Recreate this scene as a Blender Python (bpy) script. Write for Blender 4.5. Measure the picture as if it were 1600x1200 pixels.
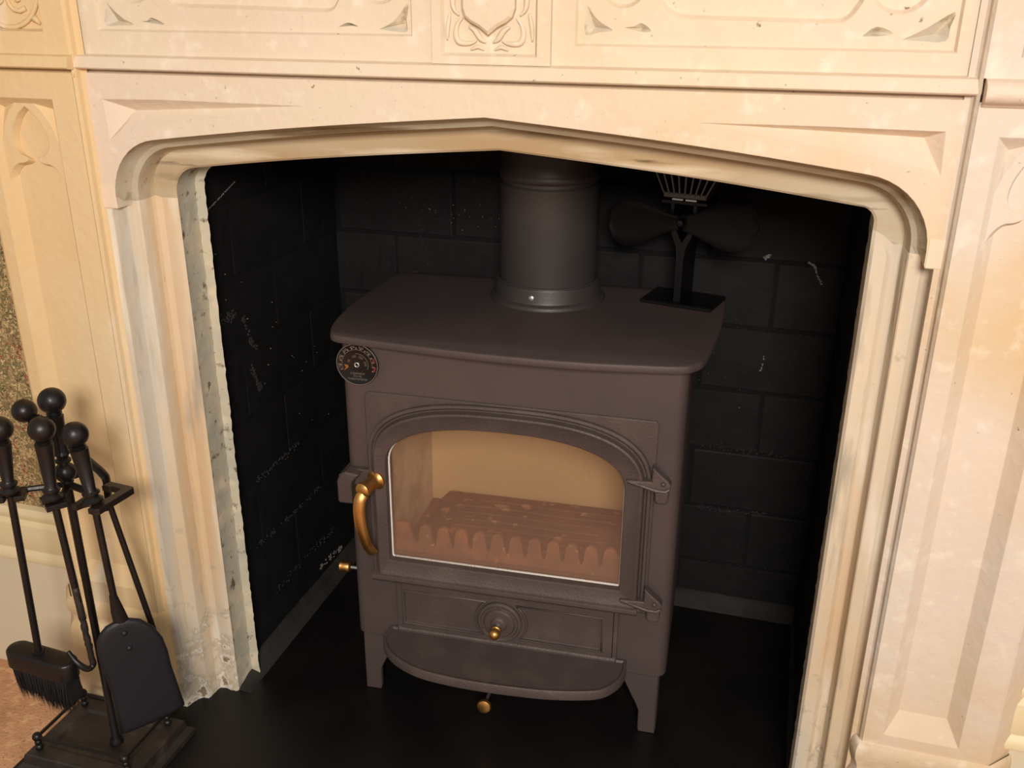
import bpy, bmesh, math, random
from mathutils import Vector, Matrix
from mathutils.geometry import tessellate_polygon
random.seed(7)
for o in list(bpy.data.objects): bpy.data.objects.remove(o)
S = bpy.context.scene
COL = S.collection
PI = math.pi

# ---------------------------------------------------------------- camera, light, exposure
cd = bpy.data.cameras.new('camera'); cam = bpy.data.objects.new('camera', cd); COL.objects.link(cam)
cd.sensor_width = 36.0; cd.lens = 1483.62 / 1600 * 36.0; cd.clip_start = .02
yaw, pitch, roll = 0.2809, -0.3838, 0.0071
fw = Vector((-math.sin(yaw) * math.cos(pitch), math.cos(yaw) * math.cos(pitch), math.sin(pitch)))
rt = Vector((math.cos(yaw), math.sin(yaw), 0)); up = rt.cross(fw)
r2 = rt * math.cos(roll) + up * math.sin(roll); u2 = -rt * math.sin(roll) + up * math.cos(roll)
cam.matrix_world = Matrix(((r2.x, u2.x, -fw.x, .3438), (r2.y, u2.y, -fw.y, -1.019), (r2.z, u2.z, -fw.z, 1.0602), (0, 0, 0, 1)))
S.camera = cam

def area(name, loc, target, size, power, color, sizey=None):
    l = bpy.data.lights.new(name, 'AREA'); l.size = size; l.energy = power; l.color = color
    if sizey: l.shape = 'RECTANGLE'; l.size_y = sizey
    o = bpy.data.objects.new(name, l); COL.objects.link(o); o.location = loc
    o.rotation_euler = (Vector(target) - Vector(loc)).to_track_quat('-Z', 'Y').to_euler()
    return o
area('room_lamp', (.66, -2.15, 1.66), (.0, .1, .45), .55, 56.5, (1, .915, .855))
area('window_light', (2.3, -1.5, 1.5), (0, .1, .5), 1.1, 9, (.86, .93, 1.0), 1.4)
W = bpy.data.worlds.new('room_ambient'); S.world = W; W.use_nodes = True
W.node_tree.nodes['Background'].inputs[0].default_value = (1, .90, .80, 1)
W.node_tree.nodes['Background'].inputs[1].default_value = .34
S.view_settings.view_transform = 'Standard'; S.view_settings.look = 'None'
S.view_settings.exposure = 0.0; S.view_settings.gamma = 1.0; S.view_settings.use_curve_mapping = False

# ---------------------------------------------------------------- materials
def srgb(r, g, b):
    f = lambda v: (v / 255 / 12.92) if v / 255 <= .04045 else ((v / 255 + .055) / 1.055) ** 2.4
    return (f(r), f(g), f(b), 1)
def mat(name, col, rough=.6, metal=0.0, var=None, scale=8, bump=0.0, bscale=60, bevel=0.0, spec=.5, detail=6, coat=0, stretch=(1, 1, 1)):
    m = bpy.data.materials.new(name); m.use_nodes = True; n = m.node_tree.nodes; L = m.node_tree.links
    b = n['Principled BSDF']; b.inputs['Base Color'].default_value = col
    b.inputs['Roughness'].default_value = rough; b.inputs['Metallic'].default_value = metal
    b.inputs['Specular IOR Level'].default_value = spec
    b.inputs['Coat Weight'].default_value = coat
    tc = n.new('ShaderNodeTexCoord')
    if var:
        cur = None
        for i, (c2, sc, lo, hi) in enumerate(var):
            t = n.new('ShaderNodeTexNoise'); t.inputs['Scale'].default_value = sc; t.inputs['Detail'].default_value = detail
            mp = n.new('ShaderNodeMapping'); mp.inputs['Location'].default_value = (i * 3.1, i * 1.7, i * 5.3); mp.inputs['Scale'].default_value = stretch
            L.new(tc.outputs['Object'], mp.inputs[0]); L.new(mp.outputs[0], t.inputs['Vector'])
            r = n.new('ShaderNodeMapRange'); r.inputs['From Min'].default_value = lo; r.inputs['From Max'].default_value = hi
            L.new(t.outputs['Fac'], r.inputs[0])
            x = n.new('ShaderNodeMix'); x.data_type = 'RGBA'
            L.new(r.outputs[0], x.inputs[0])
            if cur is None: x.inputs[6].default_value = col
            else: L.new(cur, x.inputs[6])
            x.inputs[7].default_value = c2; cur = x.outputs[2]
        L.new(cur, b.inputs['Base Color'])
    nrm = None
    if bevel:
        bv = n.new('ShaderNodeBevel'); bv.samples = 4; bv.inputs['Radius'].default_value = bevel; nrm = bv.outputs[0]
    if bump:
        t = n.new('ShaderNodeTexNoise'); t.inputs['Scale'].default_value = bscale; t.inputs['Detail'].default_value = 8
        L.new(tc.outputs['Object'], t.inputs['Vector'])
        bp = n.new('ShaderNodeBump'); bp.inputs['Strength'].default_value = bump; bp.inputs['Distance'].default_value = .002
        L.new(t.outputs['Fac'], bp.inputs['Height'])
        if nrm: L.new(nrm, bp.inputs['Normal'])
        nrm = bp.outputs[0]
    if nrm: L.new(nrm, b.inputs['Normal'])
    return m
CREAM = srgb(221, 205, 178); OCHRE = srgb(210, 183, 142); PINK = srgb(222, 203, 182); GREY = srgb(190, 184, 166); WHITE = srgb(238, 228, 208); DIRT = srgb(138, 118, 88)
M_STONE = mat('painted_stone', CREAM, .75, var=[(OCHRE, 3.0, .46, .74), (PINK, 5, .45, .7), (WHITE, 40, .58, .9), (DIRT, 120, .70, .78)], bump=.6, bscale=70, bevel=.0013, spec=.2)
M_PIL = mat('painted_stone_pilaster', srgb(214, 200, 182), .75, var=[(OCHRE, 3.4, .44, .66), (PINK, 6, .5, .75), (WHITE, 36, .58, .9), (DIRT, 120, .70, .78)], bump=.6, bscale=70, bevel=.0013, spec=.2)
def worn(name, base, sooty, st):
    v = [(srgb(206, 198, 180), 15, .42, .62), (srgb(214, 186, 148), 11, .50, .66), (srgb(236, 226, 206), 26, .56, .70), (srgb(176, 166, 146), 40, .60, .72), (DIRT, 100, .70, .80)]
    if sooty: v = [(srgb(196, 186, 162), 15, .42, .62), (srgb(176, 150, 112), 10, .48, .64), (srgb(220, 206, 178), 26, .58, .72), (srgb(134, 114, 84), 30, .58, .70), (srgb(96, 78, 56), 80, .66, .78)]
    m = mat(name, base, .8, var=v, bump=.6, bscale=42, bevel=.0010, spec=.2, stretch=st)
    n = m.node_tree.nodes; L = m.node_tree.links; b = n['Principled BSDF']; src = b.inputs['Base Color'].links[0].from_socket
    tc = n.new('ShaderNodeTexCoord'); sp = n.new('ShaderNodeSeparateXYZ'); L.new(tc.outputs['Object'], sp.inputs[0])
    mr = n.new('ShaderNodeMapRange'); mr.inputs['From Min'].default_value = .30; mr.inputs['From Max'].default_value = 0; mr.inputs['To Min'].default_value = -.12; mr.inputs['To Max'].default_value = .10; L.new(sp.outputs['Z'], mr.inputs[0])
    t = n.new('ShaderNodeTexNoise'); t.inputs['Scale'].default_value = 30; t.inputs['Detail'].default_value = 12; t.inputs['Roughness'].default_value = .65; L.new(tc.outputs['Object'], t.inputs['Vector'])
    a = n.new('ShaderNodeMath'); a.operation = 'ADD'; L.new(t.outputs['Fac'], a.inputs[0]); L.new(mr.outputs[0], a.inputs[1])
    for lo, hi, c in ((.52, .60, srgb(190, 176, 150)), (.60, .64, srgb(226, 216, 200)), (.66, .70, srgb(142, 126, 100))):
        r = n.new('ShaderNodeMapRange'); r.inputs['From Min'].default_value = lo; r.inputs['From Max'].default_value = hi; L.new(a.outputs[0], r.inputs[0])
        x = n.new('ShaderNodeMix'); x.data_type = 'RGBA'; L.new(r.outputs[0], x.inputs[0]); L.new(src, x.inputs[6]); x.inputs[7].default_value = c; src = x.outputs[2]
    L.new(src, b.inputs['Base Color']); return m
M_WORN = worn('worn_jamb_stone', srgb(222, 204, 176), False, (1, 1, .12))
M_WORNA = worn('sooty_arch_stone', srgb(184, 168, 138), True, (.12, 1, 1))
M_PILL = mat('warm_lit_stone_pilaster', srgb(222, 194, 148), .75, var=[(srgb(214, 176, 116), 2.6, .46, .68), (srgb(226, 206, 174), 6, .5, .72), (WHITE, 18, .62, .85), (DIRT, 80, .76, .82)], bump=.6, bscale=70, bevel=.0013, spec=.2, stretch=(1, 1, .35))  # warm light on the left pilaster and its string, put into the stone colour
def chipped(name, base, chip):
    m = mat(name, base, .85, var=[(srgb(180, 176, 158), 10, .42, .62), (srgb(214, 200, 174), 26, .55, .68), (chip, 60, .60, .70), (srgb(84, 74, 62), 110, .66, .74)], bump=1.0, bscale=30, bevel=.001, spec=.2)
    return m
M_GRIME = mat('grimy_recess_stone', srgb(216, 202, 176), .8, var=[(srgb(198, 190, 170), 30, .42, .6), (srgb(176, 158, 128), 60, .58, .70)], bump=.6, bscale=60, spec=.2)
M_CHIP = chipped('chipped_inner_edge_stone', srgb(198, 188, 162), srgb(112, 96, 74))
M_BRICK = mat('black_painted_brick', srgb(21, 21, 21), .7, var=[(srgb(13, 13, 14), 14, .45, .7), (srgb(42, 42, 44), 70, .72, .84)], bump=1.0, bscale=26, spec=.25)
M_MORTAR = mat('black_painted_mortar', srgb(20, 20, 20), .8, bump=.8, bscale=40, spec=.15)
M_FILLET = mat('grey_mortar_fillet', srgb(50, 48, 44), .8, var=[(srgb(32, 31, 30), 9, .45, .7)], bump=.8, bscale=60, spec=.2)
M_HEARTH = mat('black_honed_slate', srgb(24, 21, 20), .42, var=[(srgb(14, 13, 13), 5, .4, .6), (srgb(52, 46, 42), 240, .70, .80)], bump=.12, bscale=120, spec=.35)
M_CARPET = mat('brown_carpet', srgb(208, 160, 120), .95, var=[(srgb(186, 138, 104), 9, .4, .65), (srgb(224, 180, 136), 60, .5, .7), (srgb(150, 108, 80), 160, .62, .72)], bump=1.0, bscale=220, spec=.05)
M_SKIRT = mat('cream_gloss_skirting', srgb(226, 210, 168), .45, var=[(srgb(216, 198, 156), 4, .4, .7)], bump=.05, bscale=20, bevel=.002)
M_SKIRTG = mat('pale_sage_wall_paint', srgb(216, 204, 174), .6, var=[(srgb(210, 200, 172), 3, .4, .7)], bump=.05, bscale=30)
IRON = srgb(88, 75, 71)
M_IRON = mat('matt_brown_stove_enamel', IRON, .55, .25, var=[(srgb(80, 69, 67), 5, .4, .65)], bump=.22, bscale=420, bevel=.0014, spec=.38)
M_IRON2 = mat('matt_brown_cast_iron', srgb(84, 72, 68), .5, .25, var=[(srgb(94, 82, 76), 16, .5, .7)], bump=.35, bscale=300, bevel=.0011, spec=.42)
M_FLUE = mat('matt_flue_enamel', srgb(72, 66, 63), .46, .3, var=[(srgb(66, 62, 59), 5, .4, .65)], bump=.1, bscale=400, spec=.4)
M_BLACK = mat('satin_black_iron', srgb(26, 23, 22), .38, .2, var=[(srgb(44, 32, 26), 12, .5, .75)], bump=.25, bscale=120, spec=.5)
M_BLADE = mat('powder_coated_shovel', srgb(30, 29, 33), .5, .0, bump=.15, bscale=500, spec=.4)
M_TRAY = mat('dusty_black_tray', srgb(44, 37, 31), .55, .0, var=[(srgb(70, 60, 50), 30, .52, .75), (srgb(28, 24, 22), 8, .5, .7)], bump=.3, bscale=90)
M_BRIST = mat('black_bristle', srgb(18, 16, 16), .7)
M_FANB = mat('black_anodised_fan', srgb(11, 9, 9), .42, .3, bump=.05, bscale=80)
M_FINS = mat('grey_anodised_fins', srgb(92, 92, 88), .4, .5)
M_BLADEF = mat('dark_fan_blade', srgb(10, 4, 4), .75, .0, spec=.25)
M_SILV = mat('bare_aluminium', srgb(190, 196, 198), .35, .8)
M_BRASS = mat('brushed_brass', srgb(222, 170, 100), .38, 1.0, var=[(srgb(178, 118, 56), 24, .45, .7)], bump=.08, bscale=150)
M_ROPE = mat('white_glass_fibre_rope', srgb(228, 220, 208), .9, bump=1.0, bscale=500)
M_VERM = mat('vermiculite_board', srgb(198, 176, 142), .9, var=[(srgb(206, 184, 146), 4, .4, .7), (srgb(150, 118, 90), 24, .70, .80)], bump=.4, bscale=150)
M_VERM2 = mat('ash_greyed_side_board', srgb(216, 198, 174), .9, var=[(srgb(178, 160, 138), 14, .42, .62), (srgb(216, 200, 178), 34, .56, .7)], bump=.5, bscale=60)
M_GRATE = mat('rusty_ash_grate', srgb(108, 84, 74), .85, var=[(srgb(134, 96, 78), 18, .45, .65), (srgb(186, 148, 124), 42, .60, .70)], bump=.8, bscale=70)
M_FRET = mat('rusty_fire_fence', srgb(132, 100, 84), .8, var=[(srgb(168, 118, 92), 22, .45, .65), (srgb(214, 176, 150), 70, .66, .76)], bump=.5, bscale=90)
M_DIAL = mat('black_dial_enamel', srgb(16, 14, 15), .25)
M_PRINT = mat('cream_dial_print', srgb(112, 98, 86), .6)
M_RED = mat('red_dial_print', srgb(150, 60, 55), .6)
M_CHIPW = mat('pale_plaster_chip', srgb(118, 115, 104), .9)
def wallpaper():
    m = mat('floral_wallpaper', srgb(140, 118, 78), .9, var=[(srgb(112, 104, 66), 26, .42, .58), (srgb(176, 150, 104), 95, .50, .56), (srgb(150, 78, 56), 60, .60, .66), (srgb(204, 182, 134), 150, .58, .62), (srgb(84, 70, 46), 170, .58, .63)], bump=.3, bscale=120, detail=3)
    for n in m.node_tree.nodes:
        if n.bl_idname == 'ShaderNodeTexNoise': n.inputs['Distortion'].default_value = 1.6
    return m
M_PAPER = wallpaper()
def glassmat():
    m = bpy.data.materials.new('sooty_stove_glass'); m.use_nodes = True; n = m.node_tree.nodes; L = m.node_tree.links
    n.remove(n['Principled BSDF']); out = n['Material Output']
    tr = n.new('ShaderNodeBsdfTransparent'); tr.inputs[0].default_value = (.98, .93, .87, 1)
    df = n.new('ShaderNodeBsdfDiffuse'); df.inputs[0].default_value = srgb(190, 148, 124)
    gl = n.new('ShaderNodeBsdfGlossy'); gl.inputs[1].default_value = .08
    tc = n.new('ShaderNodeTexCoord'); sp = n.new('ShaderNodeSeparateXYZ'); L.new(tc.outputs['Object'], sp.inputs[0])
    mr = n.new('ShaderNodeMapRange'); mr.inputs['From Min'].default_value = .44; mr.inputs['From Max'].default_value = .26
    mr.inputs['To Min'].default_value = .02; mr.inputs['To Max'].default_value = .20
    L.new(sp.outputs['Z'], mr.inputs[0])
    nz = n.new('ShaderNodeTexNoise'); nz.inputs['Scale'].default_value = 16; L.new(tc.outputs['Object'], nz.inputs['Vector'])
    mu = n.new('ShaderNodeMath'); mu.operation = 'MULTIPLY_ADD'; L.new(nz.outputs['Fac'], mu.inputs[0]); mu.inputs[1].default_value = .06; L.new(mr.outputs[0], mu.inputs[2])
    m1 = n.new('ShaderNodeMixShader'); L.new(mu.outputs[0], m1.inputs[0]); L.new(tr.outputs[0], m1.inputs[1]); L.new(df.outputs[0], m1.inputs[2])
    m2 = n.new('ShaderNodeMixShader'); m2.inputs[0].default_value = .04; L.new(m1.outputs[0], m2.inputs[1]); L.new(gl.outputs[0], m2.inputs[2])
    L.new(m2.outputs[0], out.inputs[0]); return m
M_GLASS = glassmat()

# ---------------------------------------------------------------- helpers
def tag(o, label=None, cat=None, group=None, kind=None):
    if label: o['label'] = label
    if cat: o['category'] = cat
    if group: o['group'] = group
    if kind: o['kind'] = kind
    return o
def empty(name, loc=(0, 0, 0), rz=0, **k):
    o = bpy.data.objects.new(name, None); COL.objects.link(o); o.location = loc; o.rotation_euler = (0, 0, rz); o.empty_display_size = .05
    return tag(o, **k)
def obj(name, bm, m, parent=None, smooth=False, weld=True, **k):
    if weld: bmesh.ops.remove_doubles(bm, verts=bm.verts, dist=1e-5)
    bmesh.ops.recalc_face_normals(bm, faces=bm.faces)
    me = bpy.data.meshes.new(name); bm.to_mesh(me); bm.free()
    if smooth is True:
        for p in me.polygons: p.use_smooth = True
    for mm in (m if isinstance(m, tuple) else (m,)): me.materials.append(mm)
    o = bpy.data.objects.new(name, me); COL.objects.link(o); o.parent = parent
    if isinstance(smooth, float):
        for p in me.polygons: p.use_smooth = True
        me.set_sharp_from_angle(angle=math.radians(smooth))
    if smooth == 'auto':
        for p in me.polygons: p.use_smooth = True
        me.set_sharp_from_angle(angle=math.radians(38))
    return tag(o, **k)
def nb(): return bmesh.new()
def box(bm, x0, x1, y0, y1, z0, z1, bev=0, M=None, seg=1):
    vs = [bm.verts.new((x, y, z)) for z in (z0, z1) for x, y in ((x0, y0), (x1, y0), (x1, y1), (x0, y1))]
    fs = [bm.faces.new([vs[i] for i in q]) for q in ((0, 3, 2, 1), (4, 5, 6, 7), (0, 1, 5, 4), (1, 2, 6, 5), (2, 3, 7, 6), (3, 0, 4, 7))]
    if bev:
        es = list({e for f in fs for e in f.edges})
        r = bmesh.ops.bevel(bm, geom=es, offset=bev, segments=seg, affect='EDGES', profile=.5)
        vs = list({v for f in r['faces'] for v in f.verts} | {v for v in vs if v.is_valid})
    if M is not None:
        for v in set(vs): v.co = M @ v.co
    return bm
def loft(bm, loops, closed=False, cap0=False, cap1=False):
    R = [[bm.verts.new(p) for p in l] for l in loops]; n = len(R[0])
    for a, b in zip(R, R[1:]):
        for i in range(n if closed else n - 1):
            j = (i + 1) % n
            try: bm.faces.new((a[i], a[j], b[j], b[i]))
            except ValueError: pass
    if cap0: bm.faces.new(R[0][::-1])
    if cap1: bm.faces.new(R[-1])
    return R
def lathe(bm, prof, loc=(0, 0, 0), axis=(0, 0, 1), n=24, cap=True):
    q = Vector(axis).to_track_quat('Z', 'Y').to_matrix(); c = Vector(loc); loops = []
    for r, z in prof:
        r = max(r, 1e-4)
        loops.append([c + q @ Vector((r * math.cos(2 * PI * i / n), r * math.sin(2 * PI * i / n), z)) for i in range(n)])
    loft(bm, loops, True, cap, cap); return bm
def ballprof(r, z, n=10, a0=0, a1=PI):
    return [(r * math.sin(a0 + (a1 - a0) * i / n), z - r * math.cos(a0 + (a1 - a0) * i / n)) for i in range(n + 1)]
def tube(bm, pts, r, n=10, radii=None, flat=None):
    pts = [Vector(p) for p in pts]; loops = []; nx = None
    for i, p in enumerate(pts):
        t = (pts[min(i + 1, len(pts) - 1)] - pts[max(i - 1, 0)]).normalized()
        if nx is None:
            nx = t.orthogonal().normalized() if flat is None else (Vector(flat) - t * t.dot(Vector(flat))).normalized()
        nx = (nx - t * t.dot(nx)).normalized(); ny = t.cross(nx)
        rr = radii[i] if radii else r; ra, rb = rr if isinstance(rr, tuple) else (rr, rr)
        loops.append([p + nx * ra * math.cos(2 * PI * k / n) + ny * rb * math.sin(2 * PI * k / n) for k in range(n)])
    loft(bm, loops, True, True, True); return bm
def smoothpath(P, n=6):
    P = [Vector(p) for p in P]; out = []
    for i in range(len(P) - 1):
        a = P[max(i - 1, 0)]; b = P[i]; c = P[i + 1]; d = P[min(i + 2, len(P) - 1)]
        for k in range(n):
            t = k / n
            out.append(.5 * ((2 * b) + (c - a) * t + (2 * a - 5 * b + 4 * c - d) * t * t + (3 * b - a - 3 * c + d) * t ** 3))
    out.append(P[-1]); return out
def prism(bm, poly, y0, y1, M=None, map=lambda a, b, y: (a, y, b)):
    """extrude a 2-D polygon (x,z) from y0 to y1; concave allowed"""
    tri = tessellate_polygon([[Vector((a, b, 0)) for a, b in poly]])
    F = [bm.verts.new(map(a, b, y0)) for a, b in poly]; B = [bm.verts.new(map(a, b, y1)) for a, b in poly]
    for t in tri:
        bm.faces.new([F[i] for i in t]); bm.faces.new([B[i] for i in reversed(t)])
    n = len(poly)
    for i in range(n):
        j = (i + 1) % n; bm.faces.new((F[i], F[j], B[j], B[i]))
    if M is not None:
        for v in F + B: v.co = M @ v.co
    return bm
def bevprism(bm, poly, y0, y1, bev, map=lambda a, b, y: (a, y, b)):
    """prism whose y0 face edge is chamfered (poly shrunk by vertex-normal offset)"""
    inner = inset(poly, bev); n = len(poly)
    A = [bm.verts.new(map(a, b, y0)) for a, b in inner]; s = 1 if y1 > y0 else -1
    Bv = [bm.verts.new(map(a, b, y0 + s * bev)) for a, b in poly]; Cv = [bm.verts.new(map(a, b, y1)) for a, b in poly]
    for t in tessellate_polygon([[Vector((a, b, 0)) for a, b in inner]]): bm.faces.new([A[i] for i in t])
    for t in tessellate_polygon([[Vector((a, b, 0)) for a, b in poly]]): bm.faces.new([Cv[i] for i in t])
    for P_, Q_ in ((A, Bv), (Bv, Cv)):
        for i in range(n):
            j = (i + 1) % n; bm.faces.new((P_[i], P_[j], Q_[j], Q_[i]))
    return bm
def inset(poly, d):
    n = len(poly); ar = sum(poly[i][0] * poly[(i + 1) % n][1] - poly[(i + 1) % n][0] * poly[i][1] for i in range(n)); s = 1 if ar > 0 else -1
    out = []
    for i in range(n):
        p0, p1, p2 = Vector(poly[i - 1]), Vector(poly[i]), Vector(poly[(i + 1) % n])
        a = (p1 - p0); b = (p2 - p1)
        if a.length < 1e-9 or b.length < 1e-9: out.append(tuple(p1)); continue
        a.normalize(); b.normalize(); na = Vector((-a.y, a.x)) * s; nb_ = Vector((-b.y, b.x)) * s
        m = na + nb_; k = max(m.dot(m), .35)
        out.append(tuple(p1 + m * (2 * d / k)))
    return out
def carved(bm, outer, holes, y0, back=None):
    """flat carved slab in plane y0 (front = smaller y). holes: (poly, kind, depth, inset|point)"""
    loops = [outer] + [h[0] for h in holes]
    flat = [p for l in loops for p in l]
    V = [bm.verts.new((a, y0, b)) for a, b in flat]
    for t in tessellate_polygon([[Vector((a, b, 0)) for a, b in l] for l in loops]):
        try: bm.faces.new([V[i] for i in t])
        except ValueError: pass
    k = len(outer)
    for h in holes:
        poly, kind, depth, ins = h[:4]; n = len(poly); R = V[k:k + n]; k += n
        if kind == 'pyr':
            c = ins if isinstance(ins, tuple) else (sum(p[0] for p in poly) / n, sum(p[1] for p in poly) / n)
            cv = bm.verts.new((c[0], y0 + depth, c[1]))
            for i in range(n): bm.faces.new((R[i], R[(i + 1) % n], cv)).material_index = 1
        else:
            inner = ins if isinstance(ins, list) else inset(poly, ins)
            I = [bm.verts.new((a, y0 + depth, b)) for a, b in inner]
            for i in range(n):
                j = (i + 1) % n; bm.faces.new((R[i], R[j], I[j], I[i]))
            if kind == 'floor':
                for t in tessellate_polygon([[Vector((a, b, 0)) for a, b in inner]]): bm.faces.new([I[q] for q in t])
    if back is not None:
        B = [bm.verts.new((a, back, b)) for a, b in outer]; n = len(outer)
        for i in range(n):
            j = (i + 1) % n; bm.faces.new((V[i], V[j], B[j], B[i]))
    return bm
def rect(x0, x1, z0, z1): return [(x0, z0), (x1, z0), (x1, z1), (x0, z1)]
def text(name, s, size, loc, rot, m, parent, extrude=.0001, label=None):
    c = bpy.data.curves.new(name, 'FONT'); c.body = s; c.size = size; c.align_x = 'CENTER'; c.align_y = 'CENTER'; c.extrude = extrude; c.resolution_u = 2
    t = bpy.data.objects.new('t', c); COL.objects.link(t); bpy.context.view_layer.update()
    me = bpy.data.meshes.new_from_object(t.evaluated_get(bpy.context.evaluated_depsgraph_get())); bpy.data.objects.remove(t)
    me.materials.clear(); me.materials.append(m)
    o = bpy.data.objects.new(name, me); COL.objects.link(o); o.parent = parent; o.location = loc; o.rotation_euler = rot
    return tag(o, label=label)

# ================================================================ SETTING
bm = nb(); box(bm, -2.2, 2.2, -2.6, .031, -.06, -.004)
obj('floor', bm, M_CARPET, kind='structure', label='brown mottled carpet floor to the left of the hearth')
bm = nb(); box(bm, -.668, .72, -.55, .56, -.05, 0, .002)
obj('trim_1', bm, M_HEARTH, kind='structure', label='black slate hearth slab running under the stove')
# chimney breast: wall pieces either side of and above the opening
bm = nb()
box(bm, -2.2, -.60, .040, .112, -.05, 2.3); box(bm, .60, 2.2, .040, .112, -.05, 2.3); box(bm, -.60, -.475, .080, .112, -.05, 2.3); box(bm, .475, .60, .080, .112, -.05, 2.3); box(bm, -.60, .60, .060, .112, .99, 2.3)
obj('wall_front', bm, M_PAPER, kind='structure', label='wall with brown and green floral wallpaper around the fireplace')
def skirting(name, x0, x1):
    bm = nb()
    prof = [(.040, .313), (.030, .311), (.026, .304), (.027, .296), (.031, .290), (.024, .284), (.023, .268), (.024, .244), (.026, .238), (.022, .233), (.019, .226), (.0205, .219), (.026, .215), (.030, .213)]
    loft(bm, [[(x, y, z) for x in (x0, x1)] for y, z in prof])
    o = obj(name, bm, M_SKIRT, smooth='auto', kind='structure')
    bm = nb(); box(bm, x0, x1, .030, .045, -.01, .214); obj('skirting_face', bm, M_SKIRTG, o)
    return o
tag(skirting('baseboard_left', -2.2, -.664), label='tall cream moulded skirting board left of the fireplace')
tag(skirting('baseboard_right', .66, 2.2), label='tall cream moulded skirting board right of the fireplace')

# recess walls with painted blocks
PITCH = .115
bmesh_variants = []
for k in range(4):
    bm = nb(); box(bm, -.1085, .1085, -.0035, .012, -.0555, .0555, .0034, seg=2)
    for v in bm.verts:
        if v.co.y < 0: v.co += Vector((random.uniform(-.0012, .0012), random.uniform(-.0007, .0007), random.uniform(-.0014, .0014)))
    bmesh.ops.recalc_face_normals(bm, faces=bm.faces)
    me = bpy.data.meshes.new('brick'); bm.to_mesh(me); bm.free(); me.materials.append(M_BRICK); bmesh_variants.append(me)
def bricks(parent, length, place, rz, first, phase=0):
    for r in range(10):
        z0 = first + r * PITCH; x = -(phase + (r % 2) * .111)
        if z0 + .05 > 1.05: break
        while x < length:
            a = max(x, 0); b = min(x + .2185, length)
            if b - a > .03:
                o = bpy.data.objects.new('brick', random.choice(bmesh_variants)); COL.objects.link(o); o.parent = parent
                o.location = place((a + b) / 2) + Vector((0, 0, z0)); o.rotation_euler = (0, random.uniform(-.006, .006), rz); o.scale = ((b - a) / .217, 1, 1)
            x += .2225
bm = nb(); box(bm, -.47, .475, .5411, .60, -.03, 1.06)
wb = obj('wall_back', bm, M_MORTAR, kind='structure', label='back wall of the fire recess in black painted blockwork')
bricks(wb, .892, lambda t: Vector((-.447 + t, .544, 0)), 0, .152, .100)
bm = nb(); box(bm, -.50, -.4428, .112, .60, -.03, 1.06)
wl = obj('wall_left', bm, M_MORTAR, kind='structure', label='left wall of the fire recess in black painted blockwork')
bricks(wl, .43, lambda t: Vector((-.446, .113 + t, 0)), PI / 2, .152, .03)
bm = nb(); box(bm, .4447, .50, .112, .60, -.03, 1.06)
wr = obj('wall_right', bm, M_MORTAR, kind='structure', label='right wall of the fire recess in black painted blockwork')
bricks(wr, .43, lambda t: Vector((.448, .113 + t, 0)), -PI / 2, .152, .05)
# low first course (z .0 - .095) as bricks too
for (par, n, f, rz) in ((wb, 4, lambda i: Vector((-.336 + i * .2225, .544, .047)), 0), (wl, 2, lambda i: Vector((-.446, .222 + i * .2225, .047)), PI / 2), (wr, 2, lambda i: Vector((.448, .222 + i * .2225, .047)), -PI / 2)):
    for i in range(n):
        o = bpy.data.objects.new('brick', random.choice(bmesh_variants)); COL.objects.link(o); o.parent = par; o.location = f(i); o.rotation_euler = (0, 0, rz); o.scale = (1, 1, .82)
bm = nb(); box(bm, -.50, .50, .075, .60, 1.045, 1.08)
obj('ceiling', bm, M_MORTAR, kind='structure', label='black register plate closing the top of the recess')
# mortar fillets at the foot of the walls
def fillet(name, a, b, inward, w=.026, h=.028, label=None):
    a, b, inw = Vector(a), Vector(b), Vector(inward); bm = nb(); N = 26; rows = []
    for k, (s, t) in enumerate(((-.3, h), (.0, h), (.25, h * .55), (.6, h * .2), (1.0, .001), (1.0, -.01))):
        rows.append([a.lerp(b, i / N) + inw * (w * s + (random.uniform(-.0015, .0015) if 0 < k < 4 else 0)) + Vector((0, 0, t * min(1, (i + .2) / 5) + (random.uniform(-.001, .001) if k < 4 else 0))) for i in range(N + 1)])
    loft(bm, rows); return obj(name, bm, M_FILLET, smooth=True, kind='structure', label=label)
fillet('trim_2', (-.437, .071, 0), (-.440, .535, 0), (1, 0, 0), .022, .026, label='rough grey mortar fillet along the foot of the left recess wall')
fillet('trim_3', (-.440, .537, 0), (.440, .537, 0), (0, -1, 0), .018, .028, label='rough grey mortar fillet along the foot of the back wall')
fillet('trim_4', (.444, .12, 0), (.444, .535, 0), (-1, 0, 0), .008, .006, label='thin grey mortar line along the foot of the right recess wall')
# pale chips and scratches where the black paint has flaked
def chip(pts, parent, n=30, spread=.002, size=.0009, m=None):
    """flecks of bare plaster scattered along a scratch"""
    bm = nb(); P = smoothpath(pts, 60)
    for _ in range(n):
        p = random.choice(P) + Vector([random.gauss(0, spread) if abs(ax_) else 0 for ax_ in (1, 1, 1)])
        if parent is wb: p.y = random.uniform(.5392, .5396)
        else: p.x = random.uniform(-.4412, -.4408)
        a = random.uniform(.3, 1) * size; b = random.uniform(.3, 1.6) * size
        Mx = Matrix.Translation(p) @ Matrix.Rotation(random.uniform(0, PI), 4, 'Y' if parent is wb else 'X')
        if parent is wb: box(bm, -a, a, -.0004, .0014, -b, b, M=Mx)
        else: box(bm, -.0014, .0004, -a, a, -b, b, M=Mx)
    obj('paint_chips', bm, m or M_CHIPW, parent, weld=False, kind='stuff')
M_SCUFF = mat('grey_scuff', srgb(40, 40, 39), .8)
chip([(-.105, .54, .735), (-.098, .54, .750), (-.088, .54, .775), (-.084, .54, .785)], wb, 46, .0016, .0011)
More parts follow.
